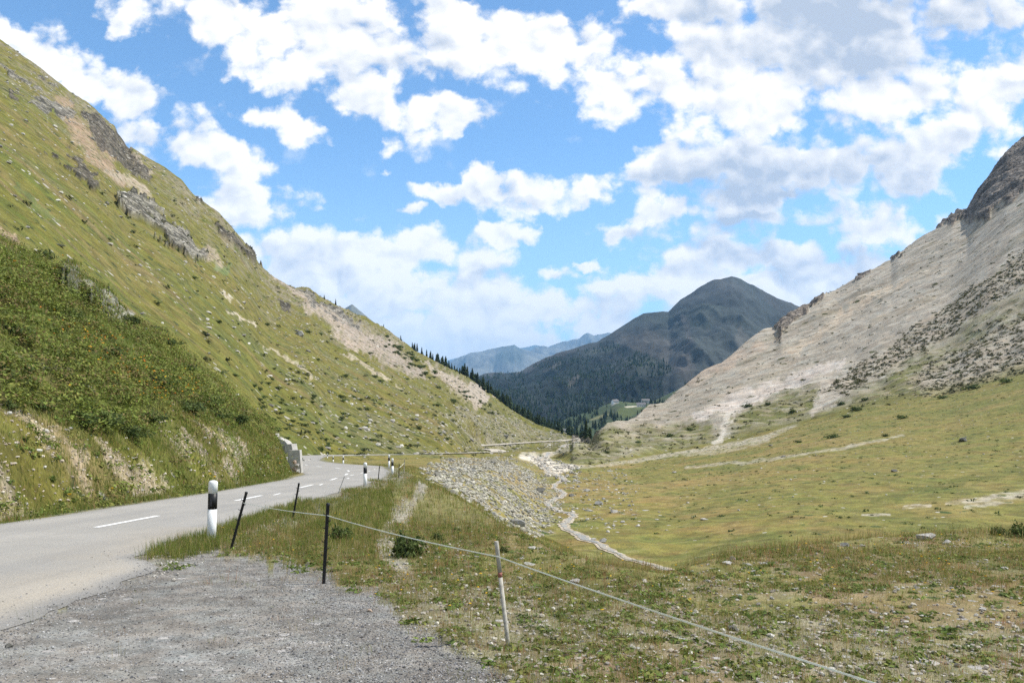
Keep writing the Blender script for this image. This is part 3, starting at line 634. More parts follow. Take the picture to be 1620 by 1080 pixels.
sp = cat([tuple(p) for p in sp[keep]], 10); sw = .62 + .25 * fbm(np.arange(len(sp)) * .15, np.zeros(len(sp)), 3, 221) + np.clip((sp[:, 1] - 150) / 100, 0, 2.2)
jag = .6 * fbm(np.arange(len(sp)) * .6, np.zeros(len(sp)), 3, 223)[:, None] * .45; jag2 = .6 * fbm(np.arange(len(sp)) * .6, np.zeros(len(sp)) + 7, 3, 224)[:, None] * .45
def bed(name, wl, lift, mat, kind='structure'):
    o = ribbon(name, offset(sp, 1) * 0 + sp + (offset(sp, 1) - sp) * (wl[:, None] + jag * 1.6), sp - (offset(sp, 1) - sp) * (wl[:, None] + jag2 * 1.6), lift, mat, 7, lambda X, Y, s: np.tile(col(.40, .34, .26), (X.size, 1))); return o
o = bed('stream_bed', sw * .8 + .1, .05, M_bed)
add_col(o.data, 'mask', np.tile(col(.5, 0, 0), (len(o.data.vertices), 1)))
bed('stream', sw * .42, .09, M_wat)

# ------------------------------------------------------------------ far mountains (each a ridge with its own depth)
def mountain_mat(name, ca, cb, cc, s=.004):
    m, t, b = material(name, 1)
    co = t.new('ShaderNodeTexCoord').outputs['Object']; base_ = t.new('ShaderNodeAttribute', attribute_name='base').outputs['Color']
    mp = t.new('ShaderNodeMapping', i_Vector=co); mp.inputs['Scale'].default_value = (1, .6, .35)
    n = t.noise(mp, s, 9, .65); n2 = t.noise(co, s * 9, 6, .65)
    k = t.math('MULTIPLY', t.rng(n.outputs[0], .3, .7, .7, 1.35), t.rng(n2.outputs[0], .3, .7, .8, 1.22))
    t.set(b.inputs['Base Color'], t.mix(1, base_, t.new('ShaderNodeCombineColor', i_0=k, i_1=k, i_2=k), 'MULTIPLY')); return m
M_mtn = mountain_mat('mountain_rock', 0, 0, 0)
def ridge(name, top, bot, Yt, Yb, paint, amp, sc, nu=220, nr=120, mat=None, seed=0, curve=1.0):
    u0, u1 = top[0][0], top[-1][0]; u = np.linspace(u0, u1, nu); s = np.linspace(-.12, 1, nr)[:, None]
    et = np.interp(u, *zip(*top)); eb = np.interp(u, *zip(*bot)); yt = np.interp(u, [u0, u1], Yt) if hasattr(Yt, '__len__') else np.full(nu, Yt); yb = np.interp(u, [u0, u1], Yb) if hasattr(Yb, '__len__') else np.full(nu, Yb)
    sc_ = np.clip(s, 0, 1) ** curve
    E = et + (eb - et) * sc_; W = 1 / yt + (1 / yb - 1 / yt) * np.clip(s, 0, 1); Y = 1 / W
    Y = Y * np.where(s < 0, 1 - s * .8, 1)                                          # the far flank
    X = (u - CX) * Y / F; Zm = EYE - (E - HY) * Y / F; Zm = Zm + np.where(s < 0, s * yt * .28, 0)
    n = ridged(X * sc, Y * sc * .35 + Zm * sc * .25, 5, seed + 1) - .5; n2 = fbm(X * sc * 3, Y * sc * 2, 5, seed + 9)
    fade = .35 + .65 * sst(0, .12, s)
    Zm = Zm + (n * amp + n2 * amp * .35) * fade * (1 - .6 * sst(.8, 1, s)); Y = Y - n * amp * 1.2 * sst(0, .2, s)
    Em = HY - (Zm - EYE) * F / Y; Um = CX + F * X / Y
    i = np.arange(X.size).reshape(X.shape); q = np.stack([i[:-1, :-1], i[1:, :-1], i[1:, 1:], i[:-1, 1:]], -1).reshape(-1, 4)
    me = np_mesh(name, np.stack([X, Y, Zm], -1).reshape(-1, 3), q, mat or M_mtn, smooth=True)
    add_col(me, 'base', paint(Um, Em, X, Y, Zm).reshape(-1, 3)); o = add_obj(name, me); o['kind'] = 'structure'
    return dict(U=Um, E=Em, X=X, Y=Y, Z=Zm)
MT = [(700, 640), (740, 608), (767, 593), (790, 591), (823, 589), (843, 578), (867, 565), (900, 550), (947, 536), (983, 513), (1017, 496), (1057, 493), (1066, 482), (1077, 470), (1110, 450), (1130, 442), (1143, 438), (1157, 435), (1173, 440), (1200, 455), (1223, 469), (1240, 474), (1262, 481), (1300, 500), (1380, 540)]
MB = [(700, 720), (1380, 740)]
FOREST = [(680, 620), (740, 600), (775, 596), (825, 590), (846, 580), (868, 567), (900, 556), (925, 556), (945, 544), (985, 540), (1005, 556), (1035, 560), (1062, 576), (1064, 590), (1046, 605), (1052, 625), (1060, 660), (1060, 760), (680, 760)]
def paint_m(u, e, X, Y, Z_):  # rock and forest tones darkened throughout, standing in for a cloud's shadow
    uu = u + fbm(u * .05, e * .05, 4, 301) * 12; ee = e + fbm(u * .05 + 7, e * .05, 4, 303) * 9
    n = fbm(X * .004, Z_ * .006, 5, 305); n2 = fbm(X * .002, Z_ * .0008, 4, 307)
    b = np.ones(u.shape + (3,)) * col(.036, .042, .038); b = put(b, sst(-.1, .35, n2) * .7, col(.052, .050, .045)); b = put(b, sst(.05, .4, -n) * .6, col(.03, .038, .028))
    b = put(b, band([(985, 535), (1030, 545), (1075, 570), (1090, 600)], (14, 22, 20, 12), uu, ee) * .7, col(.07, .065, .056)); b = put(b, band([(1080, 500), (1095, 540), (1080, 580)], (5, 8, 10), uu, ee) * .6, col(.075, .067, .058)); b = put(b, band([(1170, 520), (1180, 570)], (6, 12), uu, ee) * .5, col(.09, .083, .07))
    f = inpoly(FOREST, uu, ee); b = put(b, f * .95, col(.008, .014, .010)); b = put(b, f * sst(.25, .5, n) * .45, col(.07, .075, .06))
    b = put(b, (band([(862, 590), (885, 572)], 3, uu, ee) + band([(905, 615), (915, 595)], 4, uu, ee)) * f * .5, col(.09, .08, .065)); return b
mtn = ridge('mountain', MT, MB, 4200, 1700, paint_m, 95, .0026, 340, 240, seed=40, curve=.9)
def paint_b(u, e, X, Y, Z_):
    n = fbm(X * .0010, Z_ * .0012, 4, 311); b = np.ones(u.shape + (3,)) * col(.13, .13, .11); return put(b, sst(-.1, .3, n) * .7, col(.055, .07, .05))
ridge('mountain_range', [(690, 590), (728, 566), (745, 557), (762, 553), (780, 548), (793, 545), (806, 545), (814, 543), (822, 549), (832, 552), (850, 556), (880, 560), (960, 566), (1020, 570)], [(690, 660), (1020, 660)], 16000, 11000, paint_b, 400, .00065, 180, 60, seed=60)
ridge('mountain_range', [(800, 580), (830, 562), (850, 553), (868, 549), (880, 541), (893, 537), (905, 535), (916, 534), (924, 529), (930, 527), (940, 530), (950, 527), (962, 524), (1000, 530), (1060, 540)], [(800, 650), (1060, 650)], 18000, 13000, paint_b, 400, .00065, 180, 60, seed=70)
ridge('mountain_range', [(690, 575), (740, 562), (800, 556), (838, 546), (847, 543), (858, 546), (880, 552), (950, 560), (1000, 560)], [(690, 650), (1000, 650)], 25000, 21000, paint_b, 400, .0005, 120, 30, seed=80)
ridge('mountain_range', [(480, 540), (530, 500), (546, 489), (553, 484), (557, 482), (563, 487), (575, 496), (620, 530)], [(480, 600), (620, 600)], 6000, 5000, paint_b, 80, .002, 120, 30, seed=90)
def paint_v(u, e, X, Y, Z_):
    uu = u + fbm(u * .08, e * .1, 4, 321) * 8; ee = e + fbm(u * .08 + 7, e * .1, 4, 323) * 4; n = fbm(X * .02, Y * .012, 4, 325)
    b = np.ones(u.shape + (3,)) * col(.05, .072, .026); b = put(b, sst(.05, .3, n) * .7, col(.07, .08, .035))
    b = put(b, inpoly([(975, 652), (982, 644), (1015, 643), (1015, 647), (1000, 658), (985, 661)], u, e), col(.085, .105, .032)); b = put(b, band([(990, 643.5), (1014, 642.5)], 1.2, u, e), col(.42, .38, .28)); b = put(b, band([(935, 664), (950, 659), (962, 655)], (1.5, 2.5, 1.5), u, e), col(.2, .19, .08))
    b = put(b, band([(968, 640), (976, 636)], 2, u, e) * .7, col(.25, .23, .2)); return b
vil = ridge('wooded_hill', [(760, 720), (850, 700), (880, 672), (900, 660), (930, 651), (960, 640), (975, 634), (1000, 637), (1030, 636), (1060, 622), (1120, 590), (1170, 575)], [(760, 745), (1170, 745)], 1750, 1000, paint_v, 10, .006, 180, 110, seed=50)

# ------------------------------------------------------------------ camera, sun, sky
cam = bpy.data.cameras.new('camera'); co_ = bpy.data.objects.new('camera', cam); link(co_)
co_.location = (0, 0, EYE); co_.rotation_euler = (math.radians(90), 0, 0)
cam.sensor_width = 36; cam.lens = 36 * F / 1620; cam.shift_y = (HY - 540) / 1620; cam.clip_start = .05; cam.clip_end = 60000
bpy.context.scene.camera = co_
SEL, SAZ = math.radians(52), math.radians(82)          # the sun stands high to the right, hardly ahead
sd = np.array((math.cos(SEL) * math.sin(SAZ), math.cos(SEL) * math.cos(SAZ), math.sin(SEL)))
sl_ = bpy.data.lights.new('sun', 'SUN'); sl_.energy = 4.4; sl_.angle = math.radians(.53); sl_.color = (1, .955, .88)
so = bpy.data.objects.new('sun', sl_); link(so)
from mathutils import Vector
so.rotation_euler = Vector((-sd[0], -sd[1], -sd[2])).to_track_quat('-Z', 'Y').to_euler()
sc = bpy.context.scene; sc.cycles.use_denoising = False; sc.cycles.max_bounces = 5; sc.cycles.diffuse_bounces = 2; sc.cycles.volume_bounces = 0; sc.cycles.transparent_max_bounces = 4; sc.cycles.sample_clamp_indirect = 6
sc.view_settings.view_transform = 'Standard'; sc.view_settings.look = 'None'; sc.view_settings.exposure = .48; sc.view_settings.gamma = 1
w = bpy.data.worlds.new('World'); sc.world = w; w.use_nodes = True; t = NT(w.node_tree)
bg = w.node_tree.nodes['Background']; BS = .11; bg.inputs['Strength'].default_value = BS
sky = t.new('ShaderNodeTexSky', sky_type='NISHITA', sun_disc=False, sun_elevation=SEL, sun_rotation=SAZ, altitude=2300, air_density=1.0, dust_density=.6, ozone_density=1.2)
gen = t.new('ShaderNodeTexCoord').outputs['Generated']
xyz = t.new('ShaderNodeSeparateXYZ', i_0=gen)
fw = t.math('MAXIMUM', xyz.outputs[1], .06)
U = t.math('DIVIDE', xyz.outputs[0], fw); Vv = t.math('DIVIDE', xyz.outputs[2], fw)      # tangent plane of the northern sky
pl = t.new('ShaderNodeCombineXYZ', i_0=U, i_1=Vv, i_2=0.0).outputs[0]
nw = t.noise(pl, 5.2, 3, .55, '2D'); nwv = t.new('ShaderNodeVectorMath', operation='SUBTRACT', i_0=nw.outputs['Color'], i_1=(.5, .5, .5))
nws = t.new('ShaderNodeVectorMath', operation='MULTIPLY', i_0=nwv.outputs[0], i_1=(.055, .04, 0))
plw = t.new('ShaderNodeVectorMath', operation='ADD', i_0=pl, i_1=nws.outputs[0]).outputs[0]
nw3 = t.noise(pl, 22, 4, .6, '2D'); nw3v = t.new('ShaderNodeVectorMath', operation='SUBTRACT', i_0=nw3.outputs['Color'], i_1=(.5, .5, .5))
plw = t.new('ShaderNodeVectorMath', operation='ADD', i_0=plw, i_1=t.new('ShaderNodeVectorMath', operation='MULTIPLY', i_0=nw3v.outputs[0], i_1=(.055, .04, 0)).outputs[0]).outputs[0]
def blob(cx, cy, rx, ry, ang=0, wt=1.0):
    mp = t.new('ShaderNodeMapping', i_Vector=plw); mp.vector_type = 'TEXTURE'
    mp.inputs['Location'].default_value = ((cx - CX) / F, (HY - cy) / F, 0); mp.inputs['Rotation'].default_value = (0, 0, -math.radians(ang)); mp.inputs['Scale'].default_value = (rx / F, ry / F, 1)
    gr = t.new('ShaderNodeTexGradient', gradient_type='SPHERICAL', i_Vector=mp.outputs[0]).outputs['Fac']
    return gr if wt == 1 else t.math('MULTIPLY', gr, wt)
def union(bl):
    s = None
    for b in bl:
        v = blob(*b); s = v if s is None else t.math('SMOOTH_MAX', s, v, .12)
    return s
CL = [(70, 95, 190, 62, 26), (195, 145, 150, 62, 18), (300, 240, 190, 70, 14), (235, 215, 110, 60, 0), (370, 262, 110, 34, 8), (400, 335, 150, 85, 20), (460, 410, 210, 95, 10),
 (330, 25, 190, 80, 8), (500, 60, 230, 130, 15), (570, 145, 170, 80, 35), (705, 168, 105, 62, 18), (440, 110, 120, 60, 10), (188, 47, 46, 40, 0, .7), (620, 95, 110, 100, 0),
 (450, 188, 140, 46, 15, .7), (515, 208, 80, 38, 10, .6), (612, 234, 50, 30, -20, .6), (602, 273, 22, 18, 0, .55),
 (840, 312, 165, 52, -6), (905, 300, 85, 52, 0), (690, 308, 80, 34, 5), (765, 290, 50, 40, 30), (790, 372, 75, 30, 15), (640, 335, 70, 25, 0),
 (735, 60, 130, 105, 10), (850, 75, 190, 95, 15), (960, 130, 210, 90, 14), (1080, 140, 190, 85, 10), (720, 15, 110, 60, 0),
 (1080, 15, 190, 75, 10), (1320, 40, 480, 165, 0), (1130, 90, 130, 70, 20), (1200, 170, 220, 95, 5), (1420, 150, 280, 100, 8), (1600, 130, 150, 105, 0), (1560, 190, 190, 80, 0),
 (1060, 255, 140, 85, -25), (1010, 280, 80, 55, 0), (1200, 245, 260, 120, 0), (1370, 255, 300, 110, -5), (1500, 225, 230, 90, -8), (1230, 190, 180, 70, 10),
 (985, 362, 110, 34, 0), (1060, 335, 110, 50, 0), (1200, 350, 280, 62, 0), (1390, 362, 150, 58, 4), (1200, 318, 220, 45, 0),
 (1060, 445, 220, 60, -6), (1190, 410, 200, 58, 0), (1310, 440, 200, 70, 0), (1230, 470, 200, 70, 0),
 (560, 440, 260, 130, 12), (680, 395, 170, 70, 0), (720, 480, 270, 140, 8), (600, 400, 150, 60, 0), (870, 432, 85, 30, 0), (860, 500, 250, 110, 0), (960, 500, 220, 95, -10), (800, 550, 460, 130, 0), (640, 520, 330, 130, 8), (520, 480, 300, 120, 20), (1000, 520, 200, 90, 0), (915, 415, 60, 18, 0)]
Sx = union(CL)
# elsewhere round the sky: scattered fair-weather cloud
outside = t.math('MAXIMUM', t.rng(t.math('ABSOLUTE', U), .66, .8, 0, 1), t.rng(Vv, .5, .62, 0, 1))
nb = t.noise(gen, 2.3, 4, .55)
gener = t.math('MULTIPLY', outside, t.rng(nb.outputs[0], .42, .66, 0, .8))
Sx = t.math('MAXIMUM', Sx, gener)
sv = t.new('ShaderNodeMapping', i_Vector=pl); sv.inputs['Scale'].default_value = (1, 1.35, 1)
def relief(vec):
    sv_ = t.new('ShaderNodeMapping', i_Vector=vec); sv_.inputs['Scale'].default_value = (1, 1.3, 1)
    n_ = t.noise(sv_, 8.5, 6, .58, '2D', .2)
    vo = t.new('ShaderNodeTexVoronoi', i_Vector=sv_, voronoi_dimensions='2D', feature='F1'); vo.inputs['Scale'].default_value = 14; vo.inputs['Detail'].default_value = 2; vo.inputs['Roughness'].default_value = .55
    return t.math('ADD', t.math('MULTIPLY', n_.outputs[0], 1.0), t.math('MULTIPLY', vo.outputs['Distance'], -.55))
pd = t.new('ShaderNodeVectorMath', operation='ADD', i_0=pl, i_1=t.new('ShaderNodeVectorMath', operation='MULTIPLY', i_0=nw3v.outputs[0], i_1=(.022, .018, 0)).outputs[0]).outputs[0]
H1 = relief(pd)
H2 = relief(t.new('ShaderNodeVectorMath', operation='ADD', i_0=pd, i_1=(.007, .013, 0)).outputs[0])
fine = t.noise(sv, 48, 6, .68, '2D')
D = t.math('ADD', t.math('ADD', t.math('ADD', Sx, .25), t.math('MULTIPLY', t.math('SUBTRACT', H1, .28), 1.15)), t.math('MULTIPLY', t.math('SUBTRACT', fine.outputs[0], .5), .42))
alpha = t.math('MULTIPLY', t.rng(D, .26, .66, 0, 1), t.rng(Sx, .03, .22, 0, 1))
lit = t.math('SUBTRACT', H1, H2)
GR = [(1330, 30, 400, 120, 0, 1.0), (1270, 280, 380, 85, 0, 1.0), (1150, 285, 200, 70, 0, .85), (1430, 290, 260, 60, -6, .8), (1180, 378, 300, 42, 0, .95), (1250, 425, 260, 50, 0, .6), (1060, 480, 220, 40, 0, .3), (880, 25, 150, 60, 0, .5), (1500, 235, 200, 60, 0, .5), (640, 440, 240, 100, 0, .18), (820, 442, 90, 18, 0, .5), (600, 500, 230, 90, 10, .15), (300, 280, 170, 28, 12, .4), (470, 405, 140, 60, 0, .25), (560, 170, 140, 40, 30, .3), (980, 170, 190, 34, 12, .35), (840, 330, 140, 24, -6, .4)]
gs = None
for b in GR:
    v = t.rng(blob(*b[:5]), 0, .55, 0, b[5]); gs = v if gs is None else t.math('SMOOTH_MAX', gs, v, .15)
grey = t.math('MULTIPLY', gs, t.rng(D, .35, 1.1, .45, 1.0))
grey = t.math('ADD', t.math('MULTIPLY', grey, 1.0), t.math('MULTIPLY', lit, -1.5))
grey = t.math('ADD', grey, t.rng(t.noise(sv, 6, 4, .5, '2D').outputs[0], .35, .7, -.08, .2), clamp=True)
K = .87 / BS
ccol = t.mix(grey, (1.06 * K, 1.02 * K, .97 * K, 1), (.47 * K, .53 * K, .63 * K, 1))
warm = t.rng(Vv, .02, .2, 1, 0); ccol = t.mix(t.math('MULTIPLY', warm, .5), ccol, (1.22 * K, 1.13 * K, .98 * K, 1))
skc = t.mix(1, sky.outputs[0], (1.12, 1.42, 1.52, 1), 'MULTIPLY')
veil = t.math('MULTIPLY', t.rng(Vv, .0, .35, .42, .0), 1.0); skc = t.mix(veil, skc, (.60 * K, .79 * K, .95 * K, 1))
t.set(bg.inputs['Color'], t.mix(alpha, skc, ccol))

# haze: the air of the whole valley
hz = bpy.data.materials.new('haze_air'); hz.use_nodes = True; ht = NT(hz.node_tree); ht.n.clear()
out = ht.new('ShaderNodeOutputMaterial'); pv = ht.new('ShaderNodeVolumePrincipled'); pv.inputs['Color'].default_value = (.30, .61, 1, 1); pv.inputs['Density'].default_value = 3.8e-5; pv.inputs['Anisotropy'].default_value = 0
ht.l.new(pv.outputs[0], out.inputs['Volume'])
hb = PB(); x0, x1, y0, y1, z0, z1 = -9000, 9000, -400, 32000, -4800, 2300
hb.prism([(x0, y0, z0), (x0, y1, z0), (x1, y1, z0), (x1, y0, z0)], (0, 0, z1 - z0)); ho = hb.build('haze', hz); ho['kind'] = 'stuff'

# ------------------------------------------------------------------ scattering over the terrain
qY = GY[:-1, :-1].ravel(); qE = GEf[:-1, :-1].ravel(); qU = qu
qW = wu[:-1, :-1].ravel()
def qv(a): return a[:-1, :-1].ravel()
q_layby = qv(layby * 1.0) > 0; q_spur = qv(spur * 1.0) > 0; q_bare = qv(bare * 1.0) > 0; q_rub = qv(soft(RUB, 15) * ((rowp > 1.9) & (rowp < 5.3))) ** 1.4; q_road = qv(on_road) > .3
q_bay = (qv(GX) > -11.1) & (qv(GX) < np.interp(qY, [q[1] for q in RE], [q[0] for q in RE]) + .05) & (qY < 75)
q_road |= q_bay; qf1 = qv(f1); qf2 = qv(f2); q_soil = qv(soil); q_path = qv(path); q_dots = qv((dots & hr) * 1.0) > 0; q_g = qv(gmask * 1.0) > .5
q_rock = (qv(rock) > 0) & (qv(rocktone) == 1)
q_in = (qU > -90) & (qU < 2100); q_hill = reg == 0; q_scree = reg == 1; q_mead = reg == 2; q_gr = reg == 3
cell_c = np.arange(len(Q))
def scatter(n, w):
    w = np.where(q_in, w, 0.0); c = np.cumsum(w); k = np.searchsorted(c, R.random(n) * c[-1]); k = np.clip(k, 0, len(Q) - 1)
    a, b = R.random((2, n, 1)); v = V[Q[k]]
    return (v[:, 0] * (1 - a) + v[:, 1] * a) * (1 - b) + (v[:, 3] * (1 - a) + v[:, 2] * a) * b, k
UP = np.array((0, 0, 1.0))
def blades(pos, h, lean, wd, c, name, mat):
    """one tapering, bending blade per position"""
    n = len(pos); a = R.random(n) * 2 * np.pi; d = np.stack([np.cos(a), np.sin(a), np.zeros(n)], -1); s = np.stack([-d[:, 1], d[:, 0], d[:, 2]], -1)
    f_ = R.random(n) * np.pi; s = np.stack([np.cos(f_), np.sin(f_), 0 * f_], -1) * wd[:, None] * .5
    h_ = h[:, None]; l_ = (lean * h)[:, None]
    p1 = pos + d * l_ * .35 + UP * h_ * .55; p2 = pos + d * l_ + UP * h_ * (1 - .25 * np.minimum(l_ / h_, 1.2))
    v = np.stack([pos - s - UP * .01, pos + s - UP * .01, p1 - s * .8, p1 + s * .8, p2], 1).reshape(-1, 3); b = np.arange(n)[:, None] * 5
    t3 = np.concatenate([b + [0, 1, 3], b + [0, 3, 2], b + [2, 3, 4]], 0)
    return np_mesh(name, v, t3, mat, np.repeat(c, 5, 0))
def tufts(n, w, per, hr_, spread, wd, pal, prob, name, mat, lean=.7, hv=None):
    p, k = scatter(n, w); pp = np.repeat(p, per, 0); m = len(pp); kk = np.repeat(k, per)
    pp = pp + np.c_[R.normal(0, 1, (m, 2)) * (spread * np.repeat(.6 + .8 * R.random(n), per))[:, None], np.zeros(m)]
    pp[:, 2] = g(pp[:, 0], pp[:, 1])
    th = np.repeat(hr_[0] + (hr_[1] - hr_[0]) * R.random(n) ** 1.6, per); h = th * (.55 + .6 * R.random(m))
    ti = np.repeat(R.choice(len(pal), n, p=prob), per); mixc = R.choice(len(pal), m, p=prob); ti = np.where(R.random(m) < .25, mixc, ti)
    c = np.asarray(pal)[ti] * (.75 + .5 * R.random((m, 1)))
    ww = wd * (.6 + .8 * R.random(m)) * np.clip(pp[:, 1] / 14, .55, 3.0)
    return blades(pp, h, lean * R.random(m), ww, c, name, mat)
def merge_obj(name, meshes, kind='stuff', label=None, cat=None):
    """joins meshes that share one material"""
    vs, fs, cs, b = [], [], [], 0
    for me in meshes:
        v = np.empty(len(me.vertices) * 3, np.float32); me.vertices.foreach_get('co', v); v = v.reshape(-1, 3)
        f = np.empty(len(me.loops), np.int32); me.loops.foreach_get('vertex_index', f); f = f.reshape(len(me.polygons), -1)
        cc = np.empty(len(v) * 4, np.float32); me.attributes['tint'].data.foreach_get('color', cc)
        vs.append(v); fs.append(f + b); cs.append(cc.reshape(-1, 4)); b += len(v)
    me = np_mesh(name, np.concatenate(vs), np.concatenate(fs), meshes[0].materials[0], np.concatenate(cs)); o = add_obj(name, me); tag(o, label, cat, None, kind); return o
M_grass = leaf_mat('grass_blades', .45); M_leaf = leaf_mat('leaves', .25); M_peb = pebble_mat('pebbles')
GP = [(.14, .185, .032), (.215, .22, .050), (.32, .265, .10), (.42, .34, .17), (.36, .185, .10), (.11, .15, .033)]
veg = np.clip(.5 + .9 * (qf1 * .5 + qf2), 0, 1)
ground_w = q_gr & ~q_road & (qE < 1180)
near = farea * ground_w * (qY < 17) * (1 - q_soil * .45) * (1 - .85 * (q_path > .4))
near = np.where(q_layby, near * (.010 + .22 * (qv(soft([(-400, 1003), (100, 958), (213, 912), (255, 898), (290, 858), (335, 868), (430, 892), (530, 925), (610, 955), (660, 1000), (740, 1040), (800, 1110), (800, 4000), (-400, 4000)], 34)) < .8) * (qU > 260)), near) * (.12 + veg ** 1.5)
lod = 1 / np.clip(qY, 3.5, 60) ** .9
gm = [tufts(19000, near * lod, 12, (.03, .10), .055, .005, GP, [.25, .25, .19, .11, .16, .04], 'grass', M_grass, 1.3),
      tufts(2600, near * lod * (qf1 > -.1), 8, (.12, .30), .06, .004, GP, [.16, .2, .22, .20, .19, .03], 'grass', M_grass, .6),
      tufts(1500, farea * ground_w * lod * (qE > 780) * (qE < 885) * (qU > 340) * (qU < 620) * (~q_layby) * (qY > 9), 12, (.10, .26), .06, .005, GP, [.42, .27, .15, .1, .02, .04], 'grass', M_grass, .5),
      tufts(900, farea * ground_w * (qY > 11.5) * (qY < 21) * (np.abs(qv(GX) - np.interp(qY, [11, 15, 25], [-5.0, -5.3, -5.8])) < .45), 14, (.12, .30), .07, .005, GP, [.5, .25, .12, .08, .02, .03], 'grass', M_grass, .5)]
far_w = farea * (q_gr | (q_mead & (qU < 905))) * ~q_road * (q_rub < .3) * (qY >= 15) * (qY < 90) * (qE > 725) * (1 - .8 * (q_path > .3))
gm.append(tufts(5200, far_w * lod * (.25 + veg), 8, (.08, .24), .12, .006, GP, [.24, .28, .25, .13, .05, .05], 'grass', M_grass, .7))
verge_q = qv(verge) > .35
gm.append(tufts(12000, farea * q_hill * (qY < 62) * (qU < 478) * np.where(verge_q, 2.2, np.where(q_bare, .5, np.where(q_spur, .6, 1.5))) * lod, 9, (.12, .36), .14, .007, GP, [.38, .32, .16, .06, .02, .06], 'grass', M_grass, .6))
merge_obj('grass', gm)
# rim grasses against the meadow
rimw = farea * q_gr * (qY > 9.5) * (qY < 18) * (qU > 880) * (np.abs(qE - np.interp(qU, [880, 1060, 1150, 1330, 1500, 1640], [884, 899, 878, 856, 843, 843])) < 14)
merge_obj('grass', [tufts(1300, rimw, 9, (.10, .30), .08, .004, GP, [.12, .2, .26, .26, .13, .03], 'grass', M_grass, .5)])

# broad-leaved low plants
def leafcloud(cent, nleaf, rad, size, pal, flat=.5, zlift=.5):
    """leaf faces spread through mounds: cent (n,3), rad (n,3)"""
    n = len(cent); m = n * nleaf; c = np.repeat(cent, nleaf, 0); r_ = np.repeat(rad, nleaf, 0)
    d = R.normal(0, 1, (m, 3)); d /= np.linalg.norm(d, axis=1, keepdims=True); d[:, 2] = np.abs(d[:, 2]); rr_ = R.random((m, 1)) ** .45
    p = c + d * rr_ * r_ * (1 + .35 * np.sin(d[:, :1] * 5 + c[:, :1] * 3) * np.cos(d[:, 1:2] * 4 + c[:, 1:2] * 2))
    nrm = d * .8 + R.normal(0, .6, (m, 3)) + UP * flat; nrm /= np.linalg.norm(nrm, axis=1, keepdims=True)
    t1 = np.cross(nrm, R.normal(0, 1, (m, 3))); t1 /= np.linalg.norm(t1, axis=1, keepdims=True); t2 = np.cross(nrm, t1)
    s = (np.repeat(size, nleaf) if hasattr(size, '__len__') else size) * (.6 + .8 * R.random(m)); s = s[:, None]
    v = np.stack([p - t1 * s, p + t2 * s * .45, p + t1 * s, p - t2 * s * .45], 1).reshape(-1, 3)
    ci = np.repeat(R.integers(0, len(pal), n), nleaf); ci = np.where(R.random(m) < .35, R.integers(0, len(pal), m), ci)
    c_ = np.asarray(pal)[ci] * (.75 + .5 * R.random((m, 1)))
    return v, np.arange(m * 4).reshape(-1, 4), np.repeat(c_, 4, 0)
WP = [(.10, .15, .026), (.14, .18, .036), (.08, .115, .024), (.19, .20, .048)]
p, k = scatter(3000, near * lod * 1.0); n = len(p); r0 = (.05 + .10 * R.random(n))
v, f, c = leafcloud(p, 26, np.stack([r0, r0, r0 * .35], -1), .028, WP, 1.2)
o = add_obj('low_plants', np_mesh('low_plants', v, f, M_leaf, c)); o['kind'] = 'stuff'
p, k = scatter(1100, farea * q_hill * (qY < 60) * (qU < 470) * np.where(verge_q, 1.5, .5) * lod); n = len(p); r0 = (.08 + .20 * R.random(n))
v, f, c = leafcloud(p, 40, np.stack([r0, r0, r0 * .7], -1), .055, [(.12, .17, .028), (.17, .20, .042), (.10, .14, .026), (.22, .22, .055)], .9)
o = add_obj('verge_plants', np_mesh('verge_plants', v, f, M_leaf, c)); o['kind'] = 'stuff'
# alpenrose and juniper scrub that covers the near spur
SPL = [(.115, .145, .026), (.15, .18, .032), (.20, .205, .044), (.08, .102, .022), (.17, .125, .048), (.15, .19, .032)]
p, k = scatter(2000, farea * (qY < 72) * q_hill * (qU < 440) * ~q_rock * np.where(q_spur, .12 + 1.1 * sst(-.35, .35, qv(N3) + qv(N2) * .7), np.where(verge_q | q_bare, .0, .10))); n = len(p); r0 = (.35 + .75 * R.random(n) ** 1.5)
v, f, c = leafcloud(p, 95, np.stack([r0 * 1.3, r0 * 1.3, r0 * .5], -1), .062, SPL, .8)
o = add_obj('scrub_cover', np_mesh('scrub_cover', v, f, M_leaf, c)); o['kind'] = 'stuff'
